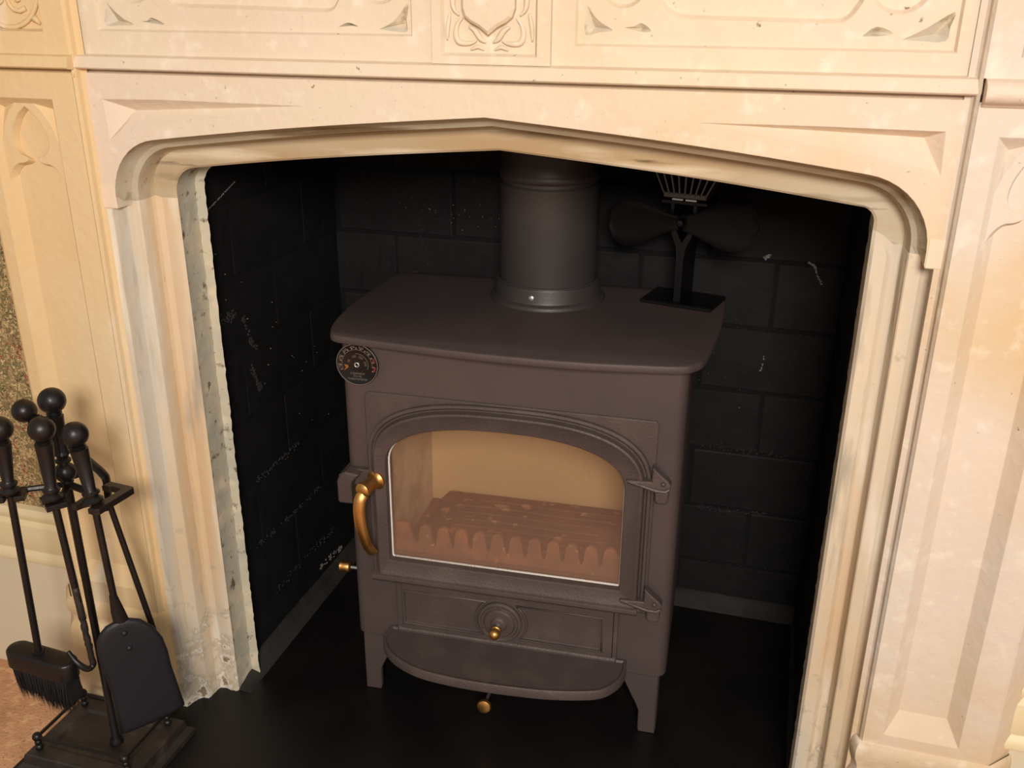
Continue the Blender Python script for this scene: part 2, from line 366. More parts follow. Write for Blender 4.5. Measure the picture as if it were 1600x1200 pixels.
chip([(.388, .54, .674), (.398, .54, .668), (.403, .54, .655), (.412, .54, .640)], wb, 60, .0007, .0011)
chip([(.318, .54, .676), (.327, .54, .679)], wb, 22, .0016, .0014)
chip([(.335, .54, .508), (.334, .54, .490), (.331, .54, .480)], wb, 22, .0005, .0008)
chip([(.25, .54, .325), (.33, .54, .330), (.39, .54, .326)], wb, 70, .004, .0010, M_SCUFF)
chip([(.25, .54, .208), (.30, .54, .206), (.37, .54, .212)], wb, 70, .003, .0011, M_SCUFF)
chip([(.24, .54, .095), (.42, .54, .10)], wb, 30, .006, .0008, M_SCUFF)
chip([(.22, .54, .56), (.42, .54, .55)], wb, 30, .008, .0008, M_SCUFF)
chip([(-.28, .54, .70), (-.27, .54, .66), (-.265, .54, .61)], wb, 40, .005, .0008, M_SCUFF)
chip([(-.30, .54, .72), (-.10, .54, .70)], wb, 30, .010, .0007)
chip([(-.44, .113, .772), (-.44, .16, .788), (-.44, .22, .810)], wl, 160, .0004, .0004)
chip([(-.44, .205, .606), (-.44, .222, .560), (-.44, .233, .545)], wl, 60, .0022, .0012, M_SCUFF)
chip([(-.44, .216, .520), (-.44, .228, .490), (-.44, .236, .475)], wl, 90, .0026, .0013, M_SCUFF)
chip([(-.44, .150, .620), (-.44, .180, .615)], wl, 40, .005, .0012, M_SCUFF)
chip([(-.44, .20, .325), (-.44, .27, .327), (-.44, .34, .330)], wl, 70, .003, .0012, M_SCUFF)
chip([(-.44, .18, .212), (-.44, .30, .208), (-.44, .40, .21)], wl, 70, .003, .0011, M_SCUFF)
chip([(-.44, .22, .095), (-.44, .36, .10), (-.44, .44, .09)], wl, 60, .004, .0011, M_SCUFF)
chip([(-.44, .38, .045), (-.44, .44, .040), (-.44, .47, .035)], wl, 50, .003, .0015)
chip([(-.44, .15, .75), (-.44, .3, .55), (-.44, .45, .3)], wl, 26, .05, .0005)
chip([(-.35, .54, .8), (0, .54, .7)], wb, 16, .05, .0005); chip([(.25, .54, .5), (.40, .54, .2)], wb, 20, .05, .0005)

# ================================================================ STONE SURROUND
SUR = empty('fireplace_surround', (0, 0, 0), label='carved cream stone fireplace surround with low pointed arch framing the black recess', cat='fireplace')
def archpath(X, A, Rl, Rr, m=.1, ax=.012, z0=0.0, dx=0.0):
    """left jamb foot -> up -> corner -> apex -> corner -> right jamb foot"""
    P = []; zl = A - m * (X + dx + ax); xr = X + dx; nj = 110
    def side(s, Xs, R):
        zc = A - m * (Xs + (ax if s < 0 else -ax)); Q = []
        th = PI / 2 + (math.atan(m))
        # corner arc tangent to the vertical x=Xs and to the sloping line
        half = (PI / 2 + math.atan(m)) / 2; t = R * math.tan((PI / 2 - math.atan(m)) / 2) if False else R * math.tan((PI - (PI / 2 + math.atan(m))) / 2)
        c = Vector((Xs - R, zc - t)); zt = zc - t
        for i in range(nj): Q.append((Xs, z0 + (zt - z0) * i / nj))
        a1 = PI / 2 - math.atan(m)
        for i in range(11):
            a = a1 * i / 10; Q.append((Xs - R + R * math.cos(a), zt + R * math.sin(a)))
        x1 = Q[-1][0]; z1 = Q[-1][1]; na = 22
        for i in range(1, na):
            f = i / na; x = x1 + (s * ax - x1) * f
            z = z1 + (A - z1) * f + .0035 * math.sin(PI * f) * (1 - f * .3)
            Q.append((x, z))
        return [(s * x, z) for x, z in Q]
    L = side(-1, X, Rl); R_ = side(1, X + dx, Rr)
    return L + [(ax, A)] + R_[::-1]
ST = [  # X, apex z, corner radii, y, X below the stop, y below the stop
    (.4860, .9400, .075, .075, .0130, .5080, .0130), (.4845, .9395, .074, .074, .0210, .5045, .0290), (.4820, .9370, .072, .072, .0300, .4985, .0400), (.4790, .9335, .070, .070, .0365, .4910, .0440),
    (.4755, .9290, .066, .066, .0400, .4875, .0408), (.4735, .9275, .064, .064, .0415, .4740, .0403), (.4725, .9262, .063, .063, .0470, .4725, .0420), (.4712, .9242, .060, .060, .0640, .4712, .0640),
    (.4690, .9220, .056, .056, .0692, .4690, .0700), (.4600, .9130, .050, .048, .0700, .4600, .0738), (.4480, .9050, .042, .030, .0694, .4545, .0685), (.4400, .8990, .036, .020, .0700, .4400, .0680), (.4365, .8965, .034, .016, .0722, .4365, .0722)]
def stop(z): t = max(0, min(1, (.822 - z) / .018)); return t * t * (3 - 2 * t)
rows = []
for X, A, a, b, y, X2, y2 in ST:
    P = archpath(X, A, a, b); row = []
    for x, z in P:
        t = stop(z) * (.4 if x < 0 else 1); row.append(((1 if x > 0 else -1) * (abs(x) + (X2 - X) * t), y + (y2 - y) * t, z))
    rows.append(row)
rows.insert(0, [((.5125 if x > 0 else -.5125) if z < .812 else x, .0134, z) for x, y, z in rows[0]])
nn = len(rows[0]); cut = 0
while rows[1][cut][2] < .80: cut += 1
cut += 1
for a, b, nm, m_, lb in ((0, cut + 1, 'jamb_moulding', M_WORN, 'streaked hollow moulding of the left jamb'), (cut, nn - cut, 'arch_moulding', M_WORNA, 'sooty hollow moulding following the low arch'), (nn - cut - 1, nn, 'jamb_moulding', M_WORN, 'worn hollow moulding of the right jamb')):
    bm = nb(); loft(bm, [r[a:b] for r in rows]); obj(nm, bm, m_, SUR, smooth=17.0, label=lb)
bm = nb(); rows = []
for k, (d, y) in enumerate(((0, .0722), (.001, .080), (.0005, .092), (.001, .104), (.000, .114), (-.012, .118))):
    rows.append([(x + (0 if k == 0 else random.uniform(-.0006, .0006)) + (0 if x > 0 else -d), y + (random.uniform(-.0012, .0012) if k > 2 else 0), z + (0 if k == 0 else random.uniform(-.0006, .0006))) for x, z in archpath(.4365, .8965, .034, .016)])
loft(bm, rows)
obj('inner_reveal', bm, M_CHIP, SUR, smooth='auto', label='chipped grey reveal of the opening')
# spandrel slab between the moulding and the string course, with two sunk triangular spandrels
K0 = [q for q in archpath(.4860, .9400, .075, .075) if q[1] > .806]
outer = [(-.512, .806), (-.512, .9745), (.508, .9745), (.508, .806)] + K0[::-1]
tl = [(-.4845, .9436), (-.40, .9455), (-.2081, .9446), (-.30, .9290), (-.40, .9170), (-.466, .9050), (-.482, .8949)]
tr_ = [(.485, .9442), (.487, .9016), (.478, .906), (.44, .9150), (.35, .9290), (.2452, .9434), (.36, .9446)]
bm = nb()
carved(bm, outer, [(tl[::-1], 'pyr', .016, (-.4497, .9302)), (tr_[::-1], 'pyr', .016, (.468, .9362))], .013, .04)
lint = obj('lintel', bm, (M_STONE, M_STONE), SUR, label='plain cream lintel with two sunk triangular spandrels')
# stop blocks where the jamb moulding meets the lintel stone
for s, xx in ((-1, -.5), (1, .4865)):
    bm = nb(); x0, x1 = (-.508, -.4865) if s < 0 else (.4865, .505); box(bm, x0, x1, .0124, .02, .807 if s < 0 else .807, .8365 if s < 0 else .8385, .0012)
    obj('repair_patch', bm, mat('filler_patch_%d' % s, srgb(228, 206, 180), .8, bump=.3), SUR)
# string course
def string(x0, x1, off, name, rnd=False):
    prof = [(.004, .9975), (.0030, .9962), (-.0060, .9940), (-.0085, .9900), (-.0100, .9840), (-.0105, .9812), (-.0090, .9796), (-.0040, .9788), (.006, .9784), (.007, .9776), (.0005, .9728), (.0, .970)]
    if rnd: prof = [(.0, .9955), (-.007, .9940), (-.0130, .9905), (-.0160, .9860), (-.0160, .9810), (-.0130, .9765), (-.0085, .9735), (-.0045, .9728), (-.003, .9715), (0.0, .9690), (.006, .968)]
    prof = [(y + off, z) for y, z in prof]; bm = nb()
    N = 40; loft(bm, [[(x0 + (x1 - x0) * i / N, y, z) for i in range(N + 1)] for y, z in prof])
    for x in (x0, x1): bm.faces.new([bm.verts.new((x, y, z)) for y, z in prof] + [bm.verts.new((x, .05, .968)), bm.verts.new((x, .05, .9955))])
    return obj(name, bm, M_STONE, SUR, smooth='auto')
string(-.513, .509, .013, 'string_course')
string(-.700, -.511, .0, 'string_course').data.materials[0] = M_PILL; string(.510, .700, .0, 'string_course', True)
# frieze: centre pier proud, two sunk fields with carved panels
FT = 1.245
def mirror(h, zc=1.119):
    poly, kind, d, ins = h[:4]
    p2 = [(x, 2 * zc - z) for x, z in poly][::-1]
    if isinstance(ins, tuple): ins = (ins[0], 2 * zc - ins[1])
    return (p2, kind, d, ins)
def circ(cx, cz, r, n=20, rz=None): return [(cx + r * math.cos(2 * PI * i / n), cz + (rz or r) * math.sin(2 * PI * i / n)) for i in range(n)]
def arcs(pts, n=5): return [(p.x, p.y) for p in smoothpath([(a, b, 0) for a, b in pts], n)]
bm = nb()
pier = rect(-.0474, .0861, .9955, FT)
cx = .0175
carved(bm, pier, [(rect(-.0367, .0712, 1.0040, 1.234), 'floor', .006, .003)], .011, .05)
pr = obj('frieze_pier', bm, M_STONE, SUR, label='central block of the frieze with carved shield')
def shieldpoly(g=0):
    R_ = [(cx, 1.0258 - g), (cx + .010, 1.0335 - g), (cx + .020, 1.0385 - g * .8), (cx + .0265, 1.0435 - g * .5), (cx + .0295 + g * .7, 1.052), (cx + .0300 + g, 1.075), (cx + .0300 + g, 1.150 + g)]
    return R_ + [(2 * cx - x, z) for x, z in R_[1:]][::-1]
bm = nb(); bevprism(bm, shieldpoly(), .0065, .020, .003)
obj('shield', bm, M_STONE, pr, smooth=False, label='plain raised shield')
bm = nb()
def leaf(bm, pts, r=.0028, y=.0150):
    p = smoothpath([(a, y, b) for a, b in pts], 5); n = len(p)
    tube(bm, p, r, 8, radii=[(r * math.sin(PI * (i + .6) / (n + .6)) + .0004,) * 2 for i in range(n)])
for s in (-1, 1):
    f = lambda L: [(cx + s * a, b) for a, b in L]
    leaf(bm, f([(.004, 1.018), (.010, 1.022), (.016, 1.030), (.023, 1.034)]))
    leaf(bm, f([(.014, 1.020), (.022, 1.017), (.034, 1.018), (.038, 1.026), (.036, 1.036), (.030, 1.043)]))
    leaf(bm, f([(.034, 1.045), (.040, 1.052), (.041, 1.064), (.037, 1.074), (.034, 1.066)]))
    leaf(bm, f([(.048, 1.020), (.047, 1.034), (.044, 1.048)]), .0020)
    leaf(bm, f([(.042, 1.078), (.046, 1.090), (.040, 1.104), (.035, 1.095)]))
    leaf(bm, f([(.036, 1.110), (.044, 1.122), (.042, 1.140)]))
    leaf(bm, f([(.006, 1.0105), (.013, 1.0135), (.021, 1.0105)]), .0016)
obj('leaf_carving', bm, M_WORN, pr, smooth=True, label='scrolling leaves carved around the shield')
def field(x0, x1, px0, px1, pz0, name, holes, fx):
    """sunk field x0..x1 ; panel px0..px1 inside it sunk once more, carved with cusped tracery"""
    bm = nb(); zt = FT - .012
    fld = rect(x0, x1, .9955, FT)
    pan = rect(px0, px1, pz0, 2 * 1.119 - pz0)
    carved(bm, fld, [(pan, 'wall', .0045, .0022)], .0165, .05)
    inner = inset(pan, .0022)
    H = []
    for h in holes: H += [h, mirror(h)]
    carved(bm, inner, H, .0210)
    o = obj(name, bm, M_STONE, SUR)
    # proud frame strips above the string and at the outer end
    return o
lh = [(arcs([(-.4655, 1.0555), (-.456, 1.046), (-.4435, 1.0365), (-.4310, 1.0305), (-.452, 1.0295), (-.4705, 1.0295), (-.469, 1.042)], 3)[:-1], 'pyr', .011, (-.4600, 1.0345)),
      (arcs([(-.4225, 1.0345), (-.4120, 1.0345), (-.4045, 1.0385), (-.3880, 1.0310), (-.4040, 1.0325)], 3)[:-1], 'pyr', .007, (-.4050, 1.0355)),
      (arcs([(-.1620, 1.0315), (-.1500, 1.0360), (-.1380, 1.0320), (-.1500, 1.0335)], 3)[:-1], 'pyr', .007, (-.1500, 1.0340)),
      (arcs([(-.1130, 1.0295), (-.0950, 1.0380), (-.0780, 1.0560), (-.0800, 1.0400), (-.0800, 1.0275), (-.0950, 1.0280)], 3)[:-1], 'pyr', .011, (-.0850, 1.0360))]
def lobes(cxx): return [(circ(cxx, 1.0805, .0290, 24, .0300), 'floor', .007, .004)]
cen_l = arcs([(-.3860, 1.119), (-.3850, 1.070), (-.3760, 1.0570), (-.3620, 1.0505), (-.30, 1.0492), (-.20, 1.0470), (-.172, 1.0475), (-.162, 1.0560), (-.158, 1.070), (-.157, 1.119), (-.158, 1.168), (-.168, 1.186), (-.20, 1.191), (-.35, 1.1890), (-.372, 1.183), (-.384, 1.166)], 4)[:-1]
def fieldL():
    bm = nb(); pan = rect(-.4798, -.0721, 1.0228, 1.2150)
    carved(bm, rect(-.511, -.0474, .9955, FT), [(pan, 'wall', .0045, .0022)], .0165, .05)
    H = []
    for h in lh + [(circ(-.4270, 1.0850, .0310, 22), 'floor', .007, .004), (circ(-.1120, 1.0820, .0270, 22), 'floor', .007, .004)]: H += [h, mirror(h)]
    H.append((cen_l, 'floor', .007, .004))
    carved(bm, inset(pan, .0022), H, .0210)
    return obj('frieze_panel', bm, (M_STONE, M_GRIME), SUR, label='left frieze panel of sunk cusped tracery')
fieldL()
rh = [(arcs([(.1225, 1.0560), (.1290, 1.0470), (.1380, 1.0390), (.1500, 1.0320), (.1350, 1.0300), (.1215, 1.0270), (.1200, 1.0400)], 3)[:-1], 'pyr', .011, (.1290, 1.0345)),
      (arcs([(.1620, 1.0350), (.1720, 1.0360), (.1800, 1.0395), (.1900, 1.0320), (.1780, 1.0305)], 3)[:-1], 'pyr', .007, (.1780, 1.0345)),
      (arcs([(.3960, 1.0300), (.4080, 1.0390), (.4240, 1.0330), (.4080, 1.0300)], 3)[:-1], 'pyr', .007, (.4080, 1.0335)),
      (arcs([(.4330, 1.0275), (.4530, 1.0380), (.4760, 1.0530), (.4740, 1.0400), (.4720, 1.0270), (.4520, 1.0265)], 3)[:-1], 'pyr', .011, (.4630, 1.0330))]
cen_r = arcs([(.1930, 1.119), (.1935, 1.070), (.2000, 1.0560), (.2130, 1.0465), (.2300, 1.0440), (.30, 1.0425), (.3600, 1.0415), (.3790, 1.0440), (.3900, 1.0560), (.3940, 1.070), (.3945, 1.119), (.3930, 1.168), (.381, 1.190), (.360, 1.196), (.23, 1.194), (.205, 1.187), (.195, 1.170)], 4)[:-1]
def fieldR():
    bm = nb(); pan = rect(.1110, .4828, 1.0165, 1.2215)
    carved(bm, rect(.0861, .508, .9955, FT), [(pan, 'wall', .0045, .0022)], .0165, .05)
    H = []
    for h in rh + [(circ(.1590, 1.0790, .0250, 22, .0260), 'floor', .007, .004), (circ(.4260, 1.0800, .0300, 22), 'floor', .007, .004)]: H += [h, mirror(h)]
    H.append((cen_r, 'floor', .007, .004))
    carved(bm, inset(pan, .0022), H, .0210)
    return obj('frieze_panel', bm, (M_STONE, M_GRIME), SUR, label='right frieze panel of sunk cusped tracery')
fieldR()
bm = nb(); box(bm, -.76, .74, -.10, .06, 1.245, 1.285, .008, seg=2)
obj('mantel_shelf', bm, M_STONE, SUR)
# pilasters
def pilaster(xi, xo, hi, ho, s, name, label, zfoot):
    """xi inner edge, xo outer front edge, hi/ho sunk panel edges, s=-1 left / +1 right"""
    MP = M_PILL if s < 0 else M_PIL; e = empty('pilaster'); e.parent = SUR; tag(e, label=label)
    f = lambda L: [(s * x, z) for x, z in (L if s > 0 else L[::-1])]
    bm = nb(); d = .017; w = .0155
    pan = f(rect(hi, ho, .222, .9425)); inn = f(rect(hi + w, ho - w, .250, .9270))
    carved(bm, f(rect(xi, xo, .18, .9740)), [(pan, 'floor', d, inn)], 0.0)
    # inner return (with a small quirk) and splayed outer return
    def ret(pts, z0, z1): loft(bm, [[(s * x, y, z0) for x, y in pts], [(s * x, y, z1) for x, y in pts]])
    ret([(xi, 0), (xi - .003, .004), (xi - .004, .010), (xi - .006, .0128), (xi - .012, .0134)], .0, 1.245)
    ret([(xo, 0), (xo + .004, .002), (xo + .030, .030), (xo + .034, .042)], .18, 1.245)
    obj('shaft', bm, MP, e)
    # tracery head: pointed cusped arch over the panel
    cxm = (hi + ho) / 2; hw = (ho - hi) / 2 - .004
    hr = [(hw, .800), (hw * .98, .826), (hw * .86, .846), (hw * .60, .858), (hw * .34, .8605), (hw * .17, .8640), (hw * .20, .8680), (hw * .42, .8720), (hw * .58, .8810), (hw * .60, .8930), (hw * .48, .9080), (hw * .26, .9220), (0, .9320)]
    hp = arcs([(cxm + a, b) for a, b in hr], 3)[::-1]          # apex -> right foot
    ap = [(2 * cxm - x, z) for x, z in hp[1:]][::-1] + hp
    z0 = .800
    bm = nb(); out2 = [(hi + .004, z0 - .0005), (hi + .004, .9385), (ho - .004, .9385), (ho - .004, z0 - .0005)] + [(min(max(x, hi + .0045), ho - .0045), z) for x, z in ap[::-1]]
    def spd(g):
        a = [(cxm + g * hw * .30, .9365), (cxm + g * hw * .94, .9365), (cxm + g * hw * .94, .886), (cxm + g * hw * .80, .906), (cxm + g * hw * .58, .9230)]
        return a if g < 0 else a[::-1]
    carved(bm, f(out2), [((lambda P: P)(f(spd(g))), 'pyr', .008, (s * (cxm + g * hw * .82), .929)) for g in (-1, 1)], .0075)
    loft(bm, [[(s * x, .0075, z) for x, z in ap], [(s * (cxm + (x - cxm) * .90), .0150, z - (.003 if z > .81 else 0)) for x, z in ap], [(s * (cxm + (x - cxm) * .88), .0172, z - (.0035 if z > .81 else 0)) for x, z in ap]])
    obj('tracery_head', bm, (MP, MP), e, label='cusped pointed arch head')
    # upper square panel with carved scroll
    bm = nb(); z1 = 1.0215 if s < 0 else 1.0145; hi2 = hi - .003 if s < 0 else hi + .006
    up_ = f(rect(hi2, ho, z1, z1 + (ho - hi2)))
    carved(bm, f(rect(xi, xo, .9955, FT)), [(up_, 'floor', .009, .003)], 0.0)
    obj('upper_block', bm, MP, e)
    bm = nb(); c2 = ((hi2 + ho) / 2, z1 + (ho - hi2) / 2); Rr = (ho - hi2) / 2 - .004
    ring = [(c2[0] + Rr * math.cos(a), c2[1] + Rr * math.sin(a)) for a in [2 * PI * i / 32 for i in range(33)]]
    tube(bm, [(s * x, .0075, z) for x, z in ring], .003, 6)
    for q in range(4):
        a0 = PI / 4 + q * PI / 2; sp = []
        for i in range(14):
            rr = .021 * (1 - i / 16); a = a0 + i * .55; sp.append((s * (c2[0] + .020 * math.cos(a0) + rr * .8 * math.cos(a)), .0075, c2[1] + .020 * math.sin(a0) + rr * .8 * math.sin(a)))
        tube(bm, sp, .003, 6, radii=[.0032 - .0001 * i for i in range(14)])
        ca, sa = math.cos(a0), math.sin(a0)
        tube(bm, [(s * (c2[0] + (Rr + .004) * ca), .0075, c2[1] + (Rr + .004) * sa), (s * (c2[0] + (Rr + .014) * ca), .0075, c2[1] + (Rr + .014) * sa)], .004, 6, radii=[.005, .0015])
    obj('scroll_carving', bm, MP, e, smooth=True, label='round scroll carving in the square panel')
    # plinth, lofted round three sides
    prof = [(.0, .206), (.004, .2045), (.0085, .199), (.0100, .190), (.0085, .180), (.0040, .172), (.0015, .166), (.0020, .158), (.0070, .150), (.0105, .140), (.0115, .125), (.0115, 0.0)]
    loops = []; zs_ = .90 if s < 0 else 1.0; ki = .15 if s < 0 else .6; kf = .6 if s < 0 else .5
    for o_, z in prof:
        z *= zs_; oi = o_ * ki; o_ *= kf
        loops.append([(s * (xi - .008), .040, z), (s * (xi - .006 - oi), .010, z), (s * (xi - oi), -o_, z), (s * (xo + .004 + o_), -o_, z), (s * (xo + .030 + o_), .026, z), (s * (xo + .034 + o_), .044, z)])
    bm = nb(); loft(bm, loops)
    obj('plinth', bm, MP, e, smooth='auto', label='moulded plinth')
    return e
pilaster(.513, .668, .5485, .6500, -1, 'pilaster', 'left pilaster with pointed panel behind the fire irons', 0)
pilaster(.508, .650, .5305, .6165, 1, 'pilaster', 'right pilaster with pointed sunk panel', 0)

# ================================================================ STOVE
SX, SY, SR = -.0014, .1536, .05728
STV = empty('wood_stove', (SX, SY, 0), SR, label='matt brown cast-iron wood stove with arched glass door on four legs', cat='stove')
def rrect(x0, x1, y0, y1, r, n=5):
    P = []
    for cx_, cy_, a0 in ((x1 - r, y0 + r, -PI / 2), (x1 - r, y1 - r, 0), (x0 + r, y1 - r, PI / 2), (x0 + r, y0 + r, PI)):
        for i in range(n + 1): a = a0 + PI / 2 * i / n; P.append((cx_ + r * math.cos(a), cy_ + r * math.sin(a)))
    return P
HW = .2475
def dout(xl, xr, zb, zs, za, p, n=40, rb=.004):
    c = (xl + xr) / 2; a = (xr - xl) / 2; h = za - zs; P = []
    for i in range(4): t = PI / 2 * i / 3; P.append((xl + rb - rb * math.sin(t), zb + rb - rb * math.cos(t)))
    for i in range(1, 9): P.append((xl, zb + rb + (zs - zb - rb) * i / 9))
    for i in range(n + 1):
        t = PI - PI * i / n; ct, st = math.cos(t), math.sin(t)
        P.append((c + a * math.copysign(abs(ct) ** (2 / p), ct), zs + h * abs(st) ** (2 / p)))
    for i in range(8, 0, -1): P.append((xr, zb + rb + (zs - zb - rb) * i / 9))
    for i in range(4): t = PI / 2 * i / 3; P.append((xr - rb + rb * math.cos(t), zb + rb - rb * math.sin(t)))
    return P
Wd = lambda i: dout(-.1800 - i, .1715 + i, .2635 - i, .425, .4965 + i, 2.4, rb=.003)
# body shell: front plate with opening + wrap-round sides
bm = nb()
R = .017
pts = [(-HW + R - R * math.sin(a), R - R * math.cos(a)) for a in [PI / 2 * i / 6 for i in range(7)]] + [(-HW, .33), (HW, .33)] + [(HW - R + R * math.cos(a), R - R * math.sin(a)) for a in [PI / 2 * i / 6 for i in range(7)]]
loft(bm, [[(x, y, .110) for x, y in pts], [(x, y, .608) for x, y in pts]])
carved(bm, rect(-HW + R, HW - R, .110, .608), [(Wd(.003)[::-1], 'wall', .02, .0005)], 0.0)
bm.faces.new([bm.verts.new((x, y, .110)) for x, y in pts])
obj('body', bm, M_IRON, STV, smooth='auto')
# raised panel behind the door
bm = nb()
rp = [(-.2120, .222), (.2125, .222), (.2125, .528), (.2085, .533), (-.2060, .536), (-.2120, .531)]
carved(bm, inset(rp, .0015), [(Wd(.003)[::-1], 'wall', .004, .0005)], -.0035)
loft(bm, [[(a, -.0035, b) for a, b in inset(rp, .0015)], [(a, -.002, b) for a, b in rp], [(a, .001, b) for a, b in rp]], True)
obj('raised_panel', bm, M_IRON2, STV)
# top plate
tp = [(-.2620, .006), (-.2450, -.004), (-.174, -.0135), (-.078, -.0235), (.0, -.0285), (.10, -.0278), (.183, -.0193), (.238, -.0105), (.2560, .0055), (.2650, .0240), (.2740, .080), (.2815, .150), (.2855, .230), (.2850, .300), (.2800, .335), (.2680, .3445), (.2500, .3465), (.2300, .3470), (-.2200, .3470), (-.2420, .3465), (-.2600, .3440), (-.2740, .332), (-.2810, .260), (-.2850, .170), (-.2825, .100), (-.2740, .040)]
tp = [(p.x, p.y) for p in smoothpath([(a, b, 0) for a, b in tp + tp[:1]], 4)][:-1]
bm = nb(); n_ = len(tp); loops = []
for off, z in ((.006, .6060), (.0008, .6070), (0, .6085), (0, .6145), (.0008, .6170), (.004, .6190)):
    loops.append([(a, b, z) for a, b in inset(tp, off)])
loft(bm, loops, True)
for lp in (0, -1):
    poly = loops[lp]; V_ = [bm.verts.new(p) for p in poly]
    for t in tessellate_polygon([[Vector((a, b, 0)) for a, b, c in poly]]): bm.faces.new([V_[i] for i in t])
obj('top_plate', bm, M_IRON, STV, smooth='auto', label='broad flat top plate with bowed front edge')
# flue collar
bm = nb(); lathe(bm, [(.0925, .618), (.0925, .622), (.0905, .625), (.0855, .6275), (.0840, .631), (.0835, .647), (.0825, .650), (.0790, .650), (.0785, .62)], (.005, .262, 0), n=48)
col = obj('flue_collar', bm, M_FLUE, STV, smooth='auto')
bm = nb(); lathe(bm, [(.0045, 0), (.0042, .0018), (.003, .0026), (.0002, .0028)], (-.0045, .1795, .6375), (-.1, -1, .1), 12); box(bm, -.0080, -.0010, .1762, .1770, .6370, .6378)
obj('grub_screw', bm, M_SILV, col, smooth='auto', label='small steel screw head')
# legs
for s in (-1, 1):
    f = lambda L: [(s * a, b) for a, b in (L if s > 0 else L[::-1])]
    shape = [(.2375, 0), (.2375, .112), (.1780, .112), (.1860, .094), (.1960, .072), (.2060, .052), (.2105, .040), (.2110, .006), (.2125, 0)]
    for y0, y1, rear in ((.001, .010, 0), (.315, .324, 1)):
        bm = nb(); bevprism(bm, f(shape), y0, y1, .0015)
        yb0, yb1 = (.008, .055) if not rear else (.272, .317)
        xx = sorted((s * .2305, s * .2385)); box(bm, xx[0], xx[1], yb0, yb1, 0, .112, .001)
        obj('leg', bm, M_IRON, STV)
# door
DOOR = empty('door'); DOOR.parent = STV; tag(DOOR, label='arched glazed fire door')
D = lambda i: dout(-.2090 + i, .2080 - i, .2260 + i, .430 - i * .3, .5325 - i, 2.7)
bm = nb(); seq = [(D(0), 0.0), (D(0), -.0085), (D(.0012), -.0100), (D(.0040), -.0104), (D(.0056), -.0092), (D(.0068), -.0072), (D(.0088), -.0072), (D(.0095), -.0100), (D(.0108), -.0160), (D(.0128), -.0176), (D(.0160), -.0168), (D(.0185), -.0150), (Wd(.0030), -.0146), (Wd(.0008), -.0138), (Wd(0), -.0120), (Wd(0), .002), (Wd(.008), .002)]
loft(bm, [[(a, y, b) for a, b in L] for L, y in seq], True)
obj('door_frame', bm, M_IRON2, DOOR, smooth='auto')
bm = nb()   # projecting ledge along the bottom of the door
loft(bm, [[(x, y, z) for x in (-.2085, .2000)] for y, z in ((-.004, .2420), (-.0165, .2390), (-.0205, .2365), (-.0210, .2310), (-.0180, .2268), (-.004, .2262))])
for x in (-.2085, .2): bm.faces.new([bm.verts.new((x, y, z)) for y, z in ((-.004, .2420), (-.0165, .2390), (-.0205, .2365), (-.0210, .2310), (-.0180, .2268), (-.004, .2262))])
obj('drip_ledge', bm, M_IRON2, DOOR, smooth='auto')
bm = nb(); gp = Wd(.004); prism(bm, gp, .0030, .0050)
obj('glass', bm, M_GLASS, DOOR, label='clear door glass lightly stained brown at the bottom')
bm = nb(); tube(bm, [(a, .0000, b) for a, b in (Wd(.0003) + Wd(.0003)[:1])], .0023, 8)
obj('rope_seal', bm, M_ROPE, DOOR, smooth=True, label='white rope seal round the glass')
# brass door handle
H_ = empty('door_handle'); H_.parent = DOOR; H_['label'] = 'brass lever handle'
bm = nb(); lathe(bm, [(.0150, 0), (.0150, .003), (.0115, .006), (.0100, .010), (.0098, .026), (.0120, .031), (.0118, .036), (.0085, .039), (.0002, .040)], (-.1960, -.012, .3985), (-.28, -1, -.05), 24)
# lever
lv = smoothpath([(-.2040, -.046, .3930), (-.2075, -.052, .3830), (-.2085, -.055, .3650), (-.2065, -.055, .3400), (-.2020, -.052, .3150), (-.1975, -.047, .2990), (-.1950, -.043, .2920)], 4)
nl = len(lv); tube(bm, lv, .01, 12, radii=[((.0062 if i == 0 else .0094) - .0012 * (i / nl), .0050 - .0008 * i / nl) for i in range(nl)], flat=(1, .25, 0))
o = obj('lever', bm, M_BRASS, DOOR, smooth='auto', label='brass lever handle'); o.name = 'lever_handle'; bpy.data.objects.remove(H_)
# catch bracket on the left
bm = nb()
loft(bm, [[(-.2530, y, z), (-.2525, y, z2)] for y, z, z2 in ()]) if False else None
bevprism(bm, [(-.2535, .3630), (-.2505, .3600), (-.2310, .3605), (-.2310, .3900), (-.2295, .3965), (-.2185, .4100), (-.2400, .4130), (-.2480, .4080), (-.2535, .3960)], -.026, -.004, .002)
box(bm, -.2530, -.2380, -.02, .03, .362, .405, .002); box(bm, -.235, -.2, -.010, -.0, .385, .412, .001)
obj('catch_bracket', bm, M_IRON2, STV)
